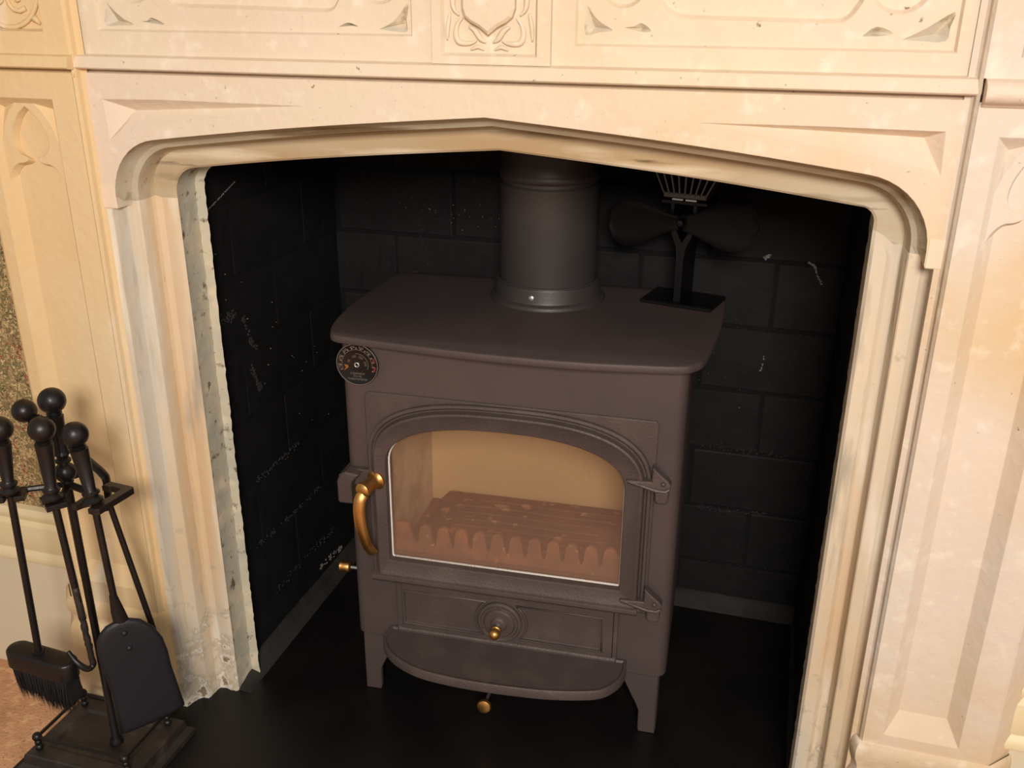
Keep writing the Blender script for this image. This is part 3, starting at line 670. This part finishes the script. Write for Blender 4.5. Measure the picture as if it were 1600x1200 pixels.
# hinges
for zc in (.4445, .2490):
    h = empty('hinge'); h.parent = DOOR
    bm = nb()
    arm = [(.1740, zc + .0035), (.1760, zc - .0015), (.1950, zc - .0065), (.2130, zc - .0095), (.2290, zc - .0095), (.2345, zc - .006), (.2350, zc + .002), (.2310, zc + .0075), (.2210, zc + .0160), (.2110, zc + .0250), (.2090, zc + .0260), (.2085, zc + .0050), (.1900, zc + .0040)]
    bevprism(bm, arm, -.0205, -.006, .0016)
    tube(bm, [(.1735, -.0185, zc + .0015), (.195, -.0215, zc - .0015), (.215, -.0225, zc - .0062), (.228, -.0225, zc - .0068), (.2335, -.0215, zc - .003)], .003, 8, radii=[.0012, .0026, .0030, .0030, .0018])
    obj('hinge_arm', bm, M_IRON2, h, smooth=False)
    bm = nb(); bevprism(bm, [(.2135, zc - .0110), (.2140, zc - .0250), (.2175, zc - .0295), (.2290, zc - .0290), (.2325, zc - .0250), (.2325, zc - .0105)], -.0180, .002, .0018)
    obj('hinge_lug', bm, M_IRON2, h)
    bm = nb(); lathe(bm, [(.0036, 0), (.0034, .0018), (.002, .0030), (.0001, .0034)], (.2245, -.0203, zc + .0035), (0, -1, 0), 14)
    obj('hinge_pin', bm, M_SILV if False else M_IRON, h, smooth=True)
    # rename levels: hinge is a sub-part; flatten to stay within three levels
    for c in list(h.children): c.parent = DOOR
    bpy.data.objects.remove(h)
# ash drawer front
ASH = empty('ash_drawer'); ASH.parent = STV; tag(ASH, label='ash drawer front with two sunk panels and round air wheel')
bm = nb()
box(bm, -.1745, -.1655, -.0075, .001, .131, .2245, .001); box(bm, .1660, .1730, -.0075, .001, .131, .2245, .001)
box(bm, -.1745, .1730, -.0105, .001, .1290, .1380, .0025)
obj('surround_bead', bm, M_IRON2, ASH)
def ashpanel(s):
    c = (-.006, .1755); r = .0400; x1 = .1560
    P = [(x1 * 1.0, .1475), (x1, .2080)]
    a0 = math.atan2(.2080 - c[1], .024); a1 = -math.atan2(c[1] - .1475, .0295)
    arc = [(.0 + r * math.cos(a), c[1] + r * math.sin(a)) for a in [a0 + (a1 - a0) * i / 10 for i in range(11)]]
    P = [(x1, .1475), (x1, .2080)] + arc
    return [(c[0] + s * p[0] * (1 if s > 0 else 1), p[1]) for p in P] if s > 0 else [(c[0] - p[0], p[1]) for p in P][::-1]
bm = nb()
carved(bm, rect(-.1650, .1655, .1385, .2245), [(ashpanel(1)[::-1], 'floor', .0035, .002), (ashpanel(-1)[::-1], 'floor', .0035, .002)], -.0085, .001)
obj('drawer_front', bm, M_IRON2, ASH)
for s in (1, -1):
    bm = nb(); P = ashpanel(s); tube(bm, [(a, -.0088, b) for a, b in P + P[:1]], .0017, 6); obj('panel_bead', bm, M_IRON2, ASH, smooth=True)
bm = nb(); lathe(bm, [(.0345, 0), (.0345, .004), (.0325, .0065), (.0300, .0065), (.0285, .0045), (.0250, .0045), (.0240, .0075), (.0225, .0090), (.0130, .0095), (.0115, .0125), (.0100, .0135), (.0001, .0135)], (-.0075, -.0085, .1765), (0, -1, 0), 40)
box(bm, -.0085, -.0040, -.0165, -.0100, .2020, .2060, .0006); box(bm, -.0120, -.0080, -.0165, -.0100, .1425, .1460, .0006)
obj('air_wheel', bm, M_IRON2, ASH, smooth='auto', label='round stepped air control wheel')
bm = nb(); lathe(bm, [(.0032, 0), (.0032, .012)], (-.0075, -.0215, .1775), (0, -1, 0), 12); obj('wheel_spindle', bm, M_SILV, ASH, smooth='auto')
bm = nb(); lathe(bm, [(.0070, 0), (.0075, .002), (.0055, .004)] + ballprof(.0088, .0115, 10, .5, PI), (-.0075, -.0325, .1780), (0, -1, 0), 20); obj('air_knob', bm, M_BRASS, ASH, smooth=True, label='small brass ball knob')
# ash shelf
sh = [(-.1880, -.001), (-.1905, -.027), (-.1825, -.050), (-.1575, -.0755), (-.1150, -.0955), (-.0633, -.1030), (-.01, -.1045), (.033, -.1030), (.080, -.0995), (.1254, -.0910), (.1600, -.0790), (.1810, -.0550), (.1895, -.0280), (.1885, -.001)]
sh = [(p.x, p.y) for p in smoothpath([(a, b, 0) for a, b in sh], 4)]
bm = nb(); L_ = [[(a, b, z) for a, b in inset(sh, o_)] for o_, z in ((.004, .1170), (.0, .1190), (0, .1325), (.0012, .1342), (.004, .1340), (.006, .1310))]
loft(bm, L_, True)
for q in (0, -1):
    V_ = [bm.verts.new(p) for p in L_[q]]
    for t in tessellate_polygon([[Vector((a, b, 0)) for a, b, c in L_[q]]]): bm.faces.new([V_[i] for i in t])
obj('ash_shelf', bm, M_IRON2, STV, smooth='auto', label='half-round ash shelf')
# brass knobs low down and at the left
bm = nb(); lathe(bm, [(.0028, -.03), (.0028, .030)], (-.0190, -.030, .0560), (0, -1, 0), 10); obj('damper_rod', bm, M_IRON2, STV, smooth='auto')
bm = nb(); lathe(bm, [(.0040, 0), (.0105, .002), (.0115, .005), (.0100, .0085), (.0060, .010), (.0001, .0102)], (-.0190, -.058, .0560), (0, -1, .15), 22); obj('damper_knob', bm, M_BRASS, STV, smooth='auto', label='round brass knob under the ash shelf')
bm = nb(); lathe(bm, [(.0028, 0), (.0028, .03), (.0042, .03), (.0042, .034)], (-.2460, .055, .1930), (-1, 0, 0), 12); obj('air_rod', bm, M_SILV, STV, smooth='auto')
bm = nb(); lathe(bm, [(.0050, 0), (.0085, .002), (.0095, .004), (.0088, .013), (.0098, .018), (.0085, .0200), (.0001, .0202)], (-.2745, .055, .1930), (-1, 0, 0), 22); obj('air_rod_knob', bm, M_BRASS, STV, smooth='auto', label='brass knob sticking out on the left')
# firebox
bm = nb(); box(bm, -.195, .195, .238, .262, .20, .56, .001); obj('back_board', bm, M_VERM, STV, label='pale tan fire board at the back of the firebox')
bm = nb(); box(bm, -.212, -.190, .022, .238, .20, .56, .001); obj('side_board', bm, M_VERM2, STV, label='ash-greyed left side board')
bm = nb(); box(bm, .186, .208, .022, .238, .20, .56, .001); obj('side_board', bm, M_VERM2, STV)
bm = nb(); box(bm, -.205, .205, .05, .262, .530, .545, .001); obj('baffle_plate', bm, M_VERM2, STV)
bm = nb(); box(bm, -.20, .20, .006, .238, .205, .236); obj('firebox_floor', bm, M_GRATE, STV)
bm = nb()
prism(bm, [(-.182, .230), (-.158, .2560), (-.152, .2580), (.186, .2580), (.186, .230)], .050, .232)
for i in range(7):
    y = .075 + i * .022; tube(bm, [(-.13 + random.uniform(0, .05), y, .2585), (-.05, y + .002, .2592), (.06, y - .002, .2590), (.15 - random.uniform(0, .06), y, .2585)], .0022, 6)
obj('grate', bm, M_GRATE, STV, smooth='auto', label='ash-covered grate plate')
bm = nb()
top = [(-.190, .296), (-.1855, .302), (-.166, .302), (-.163, .296), (-.1585, .272), (-.1545, .267), (-.1505, .272)]
for k in range(11):
    c = -.1385 + .0290 * k
    if k: top += [(c - .0175, .2720), (c - .0145, .2665), (c - .0115, .2720)]
    top += [(c - .0095, .2920)] + [(c + .0090 * math.cos(a), .2925 + .0090 * math.sin(a)) for a in (2.6, 1.95, 1.3, .6)] + [(c + .0090, .2920)]
top = [(a, b) for a, b in top if a < .18] + [(.182, .29)]
prism(bm, top + [(.182, .236), (-.190, .236)], .036, .042)
obj('fire_fence', bm, M_FRET, STV, label='rusty toothed fire fence behind the glass')

# thermometer
th = empty('stove_thermometer', (0, 0, 0), 0, label='small round black stove thermometer with brass needle, stuck top left on stove front', cat='thermometer')
def sloc(x, y, z=0): return Vector((SX + math.cos(SR) * x - math.sin(SR) * y, SY + math.sin(SR) * x + math.cos(SR) * y, z))
th.location = sloc(-.2190, 0, .5770); th.rotation_euler = (0, 0, SR)
bm = nb(); lathe(bm, [(.0300, .0003), (.0318, .0020), (.0318, .0048), (.0308, .0056), (.0300, .0052), (.0001, .0052)], (0, 0, 0), (0, -1, 0), 48); obj('dial', bm, M_DIAL, th, smooth='auto')
bm = nb(); tube(bm, [(.0308 * math.cos(a), -.0056, .0308 * math.sin(a)) for a in [2 * PI * i / 48 for i in range(49)]], .0006, 6); obj('rim', bm, M_PRINT, th, smooth=True)
def ringarc(r0, r1, a0, a1, n=20, y=-.00535):
    bm = nb(); loft(bm, [[(r * math.cos(a), y, r * math.sin(a)) for a in [a0 + (a1 - a0) * i / n for i in range(n + 1)]] for r in (r0, r1)]); return bm
obj('scale_line', ringarc(.0224, .0229, -.15, PI + .35, 30), M_PRINT, th); obj('scale_line', ringarc(.0165, .0171, -.35, 1.7, 24), M_PRINT, th)
bm = nb()
for k in range(15):
    a = -.35 + k * (PI + .7) / 14; c, s_ = math.cos(a), math.sin(a)
    box(bm, -.0009, .0009, -.0056, -.0052, .0235, .0262, M=Matrix(((s_, 0, c, 0), (0, 1, 0, 0), (-c, 0, s_, 0), (0, 0, 0, 1))))
obj('scale_ticks', bm, M_PRINT, th)
for k, t_ in enumerate(('100', '200', '300', '400', '500', '600', '700', '800')):
    a = PI + .12 - k * (PI + .3) / 7; text('scale_number', t_, .0052, (.0265 * math.cos(a), -.0056, .0265 * math.sin(a)), (PI / 2, PI / 2 - a, 0), M_RED if k > 5 else M_PRINT, th)
for k, t_ in enumerate(('50', '150', '250', '350')):
    a = 2.75 - k * .85; text('scale_number', t_, .0048, (.0128 * math.cos(a), -.0056, .0128 * math.sin(a)), (PI / 2, PI / 2 - a, 0), M_PRINT, th)
for t_, z, sz in (('CLEARVIEW', -.0135, .0042), ('STOVES', -.0178, .0038), ('THERMOMETER', -.0222, .0042)):
    text('lettering', t_, sz, (0, -.0056, z), (PI / 2, 0, 0), M_PRINT, th, label='small cream lettering')
bm = nb(); prism(bm, [(-.0125, -.0045), (-.0200, -.0100), (-.0165, -.0045), (-.0190, .0000), (-.0125, -.0015)], -.0068, -.0062); obj('needle', bm, M_BRASS, th, label='short brass needle')
bm = nb(); lathe(bm, [(.0022, 0), (.0040, .0), (.0042, .0012), (.0034, .0020), (.0024, .0018), (.0022, .0004)], (0, -.0052, 0), (0, -1, 0), 20, cap=False); obj('centre_rivet', bm, M_SILV, th, smooth=True, label='bright hollow rivet')

# flue pipe
fl = empty('flue_pipe', tuple(sloc(.005, .262, .645)), SR, label='matt brown round flue pipe rising from the stove top behind the arch', cat='flue')
bm = nb(); r0 = .0762
lathe(bm, [(r0, -.015), (r0, .146), (r0 + .0012, .150), (r0 + .0016, .154), (r0 - .0004, .157)], n=64); obj('lower_pipe', bm, M_FLUE, fl, smooth='auto')
bm = nb(); lathe(bm, [(r0 - .002, .150), (r0 - .002, .162), (r0 + .0012, .165), (r0 + .0022, .169), (r0 + .0012, .173), (r0 - .0006, .176), (r0 - .0006, .405)], n=64); obj('upper_pipe', bm, M_FLUE, fl, smooth='auto')
bm = nb(); lathe(bm, [(r0 + .0005, .002), (r0 + .0036, .0025), (r0 + .0040, .0055), (r0 + .0012, .0070)], n=64, cap=False); obj('joint_ring', bm, M_FLUE, fl, smooth=True)

# stove fan
FAN = empty('stove_fan', tuple(sloc(.2200, .283, .619)), SR - .27, label='black heat-powered two-blade fan with upright fins standing on the stove top', cat='fan')
bm = nb(); box(bm, -.058, .058, -.040, .040, .0003, .0065, .0015); obj('base', bm, M_FANB, FAN)
bm = nb(); 
prism(bm, [(-.0065, .006), (.0045, .006), (.0050, .075), (.0070, .092), (.0150, .110), (.0210, .135), (.0200, .160), (.0150, .160), (.0150, .136), (.0100, .117), (.0005, .100), (-.0090, .117), (-.0150, .136), (-.0150, .160), (-.0200, .160), (-.0210, .135), (-.0155, .110), (-.0080, .092), (-.0065, .075)], -.030, .030)
obj('stand', bm, M_FANB, FAN, label='upright stem splitting into a narrow fork')
bm = nb(); box(bm, -.036, .036, -.030, .030, .158, .164, .001); obj('heat_plate', bm, M_FANB, FAN)
bm = nb(); box(bm, -.019, -.002, -.0312, .026, .1645, .1670); box(bm, .002, .019, -.0312, .026, .1645, .1670); obj('power_module', bm, M_SILV, FAN, label='bright strip between stand and fins')
bm = nb(); box(bm, -.034, .034, -.030, .030, .167, .176, .0015)
obj('fin_base', bm, M_FINS, FAN)
for k in range(9):
    t = (k - 4) / 4; x0 = t * .032; x1 = t * .066; zt = .270 - abs(t) * .020
    bm = nb(); prism(bm, [(x0 - .0012, .172), (x0 + .0012, .172), ((x0 + x1) / 2 + .0012 + t * .004, .215), (x1 + .0012, zt), (x1 - .0012, zt), ((x0 + x1) / 2 - .0012 + t * .004, .215)], -.030, .030)
    obj('fin', bm, M_FINS, FAN)
bm = nb(); lathe(bm, [(.0105, -.026), (.0105, 0), (.0095, .003), (.0001, .0035)], (0, -.022, .133), (0, -1, 0), 24); obj('motor', bm, M_FANB, FAN, smooth='auto')
bm = nb(); lathe(bm, [(.0062, 0), (.0062, .008), (.0045, .011), (.0001, .0115)], (0, -.034, .133), (0, -1, 0), 18); obj('hub', bm, M_FANB, FAN, smooth='auto')
for s in (-1, 1):
    bm = nb(); rows = []; N = 16
    for i in range(N + 1):
        u = i / N; x = .004 + .114 * u
        w = .0120 + .0270 * math.sin(min(1, u * 1.35) * PI / 2) ** 1.6
        if u > .72: w *= math.sqrt(max(0.0, 1 - ((u - .72) / .28) ** 2)) * .995 + .005
        tw = .34 - .16 * u
        row = []
        for v in (-1, -.6, -.2, .2, .6, 1):
            h = v * w; row.append((s * x, -.040 + s * h * math.sin(tw) * .8 + .003 * (v * v - 1) * -1, .133 + h * math.cos(tw) + (.002 if s > 0 else -.004) * u * 3))
        rows.append(row)
    loft(bm, rows)
    o = obj('blade', bm, M_BLADEF, FAN, smooth=True); md = o.modifiers.new('thickness', 'SOLIDIFY'); md.thickness = .0014

# ================================================================ FIRE IRONS
def handle(bm, p, top, m=1.0):
    """turned handle: two collars at p, tapered grip, ball centred at top"""
    p, top = Vector(p), Vector(top); ax = top - p; Lh = ax.length
    pr_ = [(.0045, -.004), (.0085, 0), (.0125, .0025), (.0130, .0050), (.0100, .0075), (.0080, .0095), (.0085, .0115), (.0108, .0130), (.0110, .0150), (.0085, .0170), (.0072, .0190),
           (.0110, Lh - .0235), (.0112, Lh - .0195), (.0085, Lh - .0180), (.0100, Lh - .0165), (.0075, Lh - .0150)] + ballprof(.0163, Lh, 12, .42, PI)
    lathe(bm, pr_, p, ax, 24)
RZ = .462
ST_ = empty('companion_stand', (-.5304, -.110, 0), label='black iron fire-tool stand with square railed base and ball-topped pole', cat='stand')
def L(P): return (P[0] + .5304, P[1] + .110, P[2])
bm = nb()
# flared base: four-sided loft
def ring4(x0, x1, y0, y1, z): return [L((x0, y0, z)), L((x1, y0, z)), L((x1, y1, z)), L((x0, y1, z))]
bx0, bx1, by0, by1 = -.640, -.462, -.170, -.044
loft(bm, [ring4(bx0 - .012, bx1 + .012, by0 - .012, by1 + .012, .0), ring4(bx0 - .012, bx1 + .012, by0 - .012, by1 + .012, .008), ring4(bx0 - .004, bx1 + .004, by0 - .004, by1 + .004, .015), ring4(bx0 - .002, bx1 + .002, by0 - .002, by1 + .002, .028), ring4(bx0, bx1, by0, by1, .030),
          ring4(bx0 + .022, bx1 - .022, by0 + .020, by1 - .020, .030), ring4(bx0 + .026, bx1 - .026, by0 + .024, by1 - .024, .0265)], True, True, True)
obj('base', bm, M_TRAY, ST_, label='dusty black square base')
px0, px1, py0, py1 = -.626, -.476, -.158, -.060
for (x, y) in ((px0, py0), (px1, py0), (px0, py1), (px1, py1)):
    bm = nb(); lathe(bm, [(.0035, .0)] + ballprof(.0062, .0060, 6, .4, PI - .4) + ballprof(.0052, .0150, 6, .5, PI - .5) + ballprof(.0070, .0245, 8, .45, PI), L((x, y, .030)), n=14)
    obj('post', bm, M_BLACK, ST_, smooth=True)
for a, b in (((px0, py0), (px1, py0)), ((px1, py0), (px1, py1)), ((px1, py1), (px0, py1)), ((px0, py1), (px0, py0))):
    bm = nb(); tube(bm, [L((a[0], a[1], .0540)), L((b[0], b[1], .0540))], .0026, 8); obj('rail', bm, M_BLACK, ST_, smooth='auto')
bm = nb(); lathe(bm, [(.010, .028), (.009, .034), (.0055, .040), (.0052, RZ - .004)], (0, 0, 0), n=16); obj('pole', bm, M_BLACK, ST_, smooth='auto')
bm = nb(); lathe(bm, [(.0055, RZ - .004), (.0085, RZ + .004)] + ballprof(.0140, .4800, 10, .5, PI - .5) + [(.0060, .4935), (.0100, .4960), (.0100, .4985), (.0072, .5010), (.0080, .5050), (.0110, .5075), (.0100, .5100), (.0085, .5130), (.0105, .5570), (.0108, .5610), (.0080, .5630), (.0098, .5650), (.0075, .5670)] + ballprof(.0172, .5822, 12, .42, PI), n=28)
obj('finial', bm, M_BLACK, ST_, smooth='auto', label='turned finial with ball top')
def hookplate(cx_, cy_, w, d, ang, label=None, conn=None):
    """open C-shaped plate around (cx,cy); mouth towards local -y"""
    bm = nb(); t = .008; g = .0050
    P = [(-w, -d), (-g - .001, -d), (-g, -d + .004), (-g, .004), (g, .004), (g, -d + .004), (g + .001, -d), (w, -d), (w, d - .004), (w - .004, d), (-w + .004, d), (-w, d - .004)]
    Mx = Matrix.Translation(Vector(L((cx_, cy_, RZ)))) @ Matrix.Rotation(ang, 4, 'Z')
    bevprism(bm, P, .0035, -.0035, .0012, map=lambda a, b, y: Mx @ Vector((a, b, y)))
    if conn: tube(bm, [L((conn[0], conn[1], RZ)), L((-.5304, -.110, RZ))], .005, 8, radii=[(.0042, .0042)] * 2)
    obj('hook', bm, M_BLACK, ST_, smooth=False)
TB = (-.5115, -.1560); TH = (-.5800, -.1580); TD = (-.4580, -.1480); TT = (-.545, -.075)
hookplate(TB[0] - .002, TB[1] + .002, .018, .014, -.62, conn=(-.513, -.142))
hookplate(TH[0], TH[1] + .002, .019, .015, .55, conn=(-.578, -.142))
# broad rectangular plate for the shovel
bm = nb(); Mx = Matrix.Translation(Vector(L((-.4600, -.1280, RZ)))) @ Matrix.Rotation(-.10, 4, 'Z')
P = [(-.020, -.034), (-.012, -.034), (-.010, -.026), (-.006, -.020), (.005, -.020), (.008, -.0245), (.007, -.034), (.018, -.034), (.022, -.030), (.022, .030), (.018, .034), (-.020, .034), (-.022, .020), (-.010, .020), (-.008, .022), (.006, .022), (.008, .020), (.008, -.004), (.006, -.006), (-.022, -.006)]
bevprism(bm, P, .0040, -.0040, .0012, map=lambda a, b, y: Mx @ Vector((a, b, y)))
tube(bm, [L((-.480, -.122, RZ)), L((-.5304, -.110, RZ))], .005, 8)
tube(bm, [L((-.545, -.082, RZ)), L((-.5304, -.110, RZ))], .0045, 8)
obj('hook', bm, M_BLACK, ST_)
hookplate(-.547, -.075, .016, .014, 2.6)
# brush
BR = empty('hearth_brush', (TH[0], TH[1], .17), label='black hearth brush with ball-topped handle hanging left of the stand', cat='brush')
def rel(o): return lambda P: (P[0] - o.location.x, P[1] - o.location.y, P[2] - o.location.z)
q = rel(BR)
bm = nb(); tube(bm, [q((-.5785, -.158, .462)), q((-.5885, -.158, .212))], .0048, 12); obj('rod', bm, M_BLACK, BR, smooth='auto')
bm = nb(); handle(bm, q((-.5785, -.158, .466)), q((-.5735, -.158, .5575))); obj('handle', bm, M_BLACK, BR, smooth='auto')
bm = nb(); lathe(bm, [(.0085, 0), (.0085, .0045), (.0060, .0050)], q((-.5885, -.158, .2125)), n=6); obj('nut', bm, M_BLACK, BR)
bm = nb(); Mx = Matrix.Translation(Vector(q((-.5850, -.158, .1985)))) @ Matrix.Rotation(-.05, 4, 'Z') @ Matrix.Rotation(.02, 4, 'Y')
st = [( .040 + .0165 * math.cos(a), .0165 * math.sin(a)) for a in [-PI / 2 + PI * i / 10 for i in range(11)]]; st += [(-x, -y) for x, y in st]
L_ = [[Mx @ Vector((a, b, z)) for a, b in inset(st, o_)] for o_, z in ((.003, -.0140), (0, -.0120), (0, .0110), (.0015, .0135), (.004, .0145))]
loft(bm, L_, True, True, True); obj('brush_head', bm, M_BLACK, BR, smooth='auto', label='rounded wooden brush head, black')
bm = nb()
for i in range(2600):
    a, b = random.uniform(-.048, .048), random.uniform(-.012, .012); ln = random.uniform(.040, .060) + .006 * math.sin(a * 60)
    top = Mx @ Vector((a, b, -.012)); bot = Mx @ Vector((a * .84 + .008 + random.uniform(-.005, .005), b * 1.1 + random.uniform(-.005, .005), -.012 - ln)); w = Vector((.0009, 0, 0)); w2 = Vector((0, .0009, 0))
    v = [bm.verts.new(top - w), bm.verts.new(top + w), bm.verts.new(bot), bm.verts.new(top + w2 * 1.5)]
    bm.faces.new((v[0], v[1], v[2])); bm.faces.new((v[1], v[3], v[2])); bm.faces.new((v[3], v[0], v[2]))
box(bm, -.046, .046, -.011, .011, -.050, -.012, M=Mx @ Matrix(((1,0,-.12,0),(0,1,0,0),(0,0,1,0),(0,0,0,1))))
obj('bristles', bm, M_BRIST, BR, weld=False, kind='stuff')
# poker
PK = empty('fire_poker', (TB[0], TB[1], .17), label='black fire poker with rough charred tip and side hook, hanging in front of the pole', cat='poker')
q = rel(PK)
bm = nb(); tube(bm, [q((-.5125, -.156, .462)), q((-.508, -.156, .37)), q((-.5035, -.156, .285))], .0048, 12); obj('rod', bm, M_BLACK, PK, smooth='auto')
bm = nb(); handle(bm, q((-.5140, -.156, .466)), q((-.5100, -.156, .5650))); obj('handle', bm, M_BLACK, PK, smooth='auto')
bm = nb(); pp = [(-.5052 + .0002 * i + random.uniform(-.0006, .0006), -.157 + random.uniform(-.0006, .0006), .335 - .0042 * i) for i in range(30)]
tube(bm, [q(p) for p in pp], .0055, 9, radii=[.0042 + random.uniform(-.0003, .0007) for _ in pp]); obj('rough_tip', bm, M_TRAY, PK, smooth=True, label='rough charred lower end')
bm = nb(); hk = smoothpath([(-.4980, -.158, .214), (-.5060, -.158, .2050), (-.5160, -.158, .2040), (-.5280, -.158, .2120), (-.5380, -.158, .2260)], 5)
tube(bm, [q(p) for p in hk], .004, 8, radii=[(.0040 - .002 * i / len(hk), .0055 - .0025 * i / len(hk)) for i in range(len(hk))]); obj('side_hook', bm, M_BLACK, PK, smooth=True)
# tongs
TG = empty('fire_tongs', (-.535, -.075, .2), label='black fire tongs with bowed arms leaning behind the stand pole', cat='tongs')
q = rel(TG)
bm = nb(); handle(bm, q((-.5700, -.075, .5060)), q((-.6128, -.075, .5427))); obj('handle', bm, M_BLACK, TG, smooth='auto')
bm = nb(); pa = smoothpath([(-.5720, -.075, .5080), (-.5450, -.075, .4970), (-.5199, -.075, .4784), (-.5030, -.075, .4646), (-.4985, -.075, .4526), (-.5026, -.075, .4104)], 5)
tube(bm, [q(p) for p in pa], .004, 8, radii=[(.0030, .0078)] * len(pa), flat=(0, 0, 1)); tube(bm, [q((-.5015, -.075, .425)), q((-.4642, -.075, .2343)), q((-.452, -.075, .17))], .0042, 10)
obj('arm', bm, M_BLACK, TG, smooth='auto')
bm = nb(); pa = smoothpath([(-.5700, -.075, .5060), (-.5650, -.077, .4850), (-.5640, -.079, .4600), (-.5625, -.080, .4200)], 5)
tube(bm, [q(p) for p in pa], .004, 8, radii=[(.0030, .0060)] * len(pa), flat=(1, 0, 0)); tube(bm, [q((-.5625, -.080, .425)), q((-.5620, -.080, .30)), q((-.556, -.080, .17))], .0040, 10)
obj('arm', bm, M_BLACK, TG, smooth='auto')
bm = nb(); lathe(bm, [(.0075, -.006), (.0085, -.004), (.0085, .004), (.0075, .006)], q((-.5690, -.075, .5055)), (0, -1, 0), 14); obj('pivot', bm, M_BLACK, TG, smooth='auto')
# shovel
SH = empty('fire_shovel', (-.455, -.150, .11), label='black fire shovel with round-topped riveted blade hanging in front of the jamb', cat='shovel')
q = rel(SH)
bm = nb(); tube(bm, [q((-.4585, -.148, .462)), q((-.4520, -.150, .325))], .0046, 12)
tube(bm, [q((-.4530, -.150, .330)), q((-.4505, -.1495, .305)), q((-.4480, -.1480, .285)), q((-.4460, -.146, .24))], .006, 10, radii=[(.0048, .0048), (.0085, .0036), (.0100, .0030), (.0090, .0026)], flat=(.707, .707, 0))
obj('rod', bm, M_BLACK, SH, smooth='auto')
bm = nb(); handle(bm, q((-.4590, -.148, .466)), q((-.4686, -.148, .5600))); obj('handle', bm, M_BLACK, SH, smooth='auto')
ol = [(-.0225, .2500), (-.0215, .2640), (-.0160, .2760), (-.0070, .2850), (.0070, .2900), (.0215, .2895), (.0370, .2825), (.0510, .2665), (.0610, .2440), (.0650, .2200), (.0665, .1950), (.0710, .1620), (.0760, .1235), (.0575, .1150), (.0310, .1105), (.0050, .1075), (-.0125, .1065), (-.0138, .1400), (-.0145, .1750), (-.0180, .2050), (-.0225, .2330)]
P0 = Vector((-.455, -.160, 0)); tdir = Vector((.7071, .7071, 0)); ndir = Vector((.7071, -.7071, 0))
bm = nb(); V0 = []; V1 = []
def dish(a, b, k):
    rim = inset(ol, .007)
    return P0 + tdir * a + ndir * k + Vector((0, 0, b))
o0 = [Vector(q(dish(a, b, -.0060))) for a, b in ol]; o1 = [Vector(q(dish(a, b, -.0018))) for a, b in inset(ol, .0010)]; o2 = [Vector(q(dish(a, b, 0))) for a, b in inset(ol, .0055)]; o3 = [Vector(q(dish(a, b, .0006))) for a, b in inset(ol, .0110)]
loft(bm, [o0, o1, o2, o3], True); VV = [bm.verts.new(p) for p in o3]
for t in tessellate_polygon([[Vector((a, b, 0)) for a, b in inset(ol, .0110)]]): bm.faces.new([VV[i] for i in t])
o = obj('blade', bm, M_BLADE, SH, smooth=True); md = o.modifiers.new('thickness', 'SOLIDIFY'); md.thickness = .0015
for a, b in ((.0138, .271), (.0169, .246)):
    bm = nb(); lathe(bm, [(.0042, -.001), (.0042, .0008), (.0033, .0022), (.0017, .0031), (.0001, .0034)], q(dish(a, b, .0006)), tuple(ndir), 16); obj('rivet', bm, M_BLADE, SH, smooth=True)
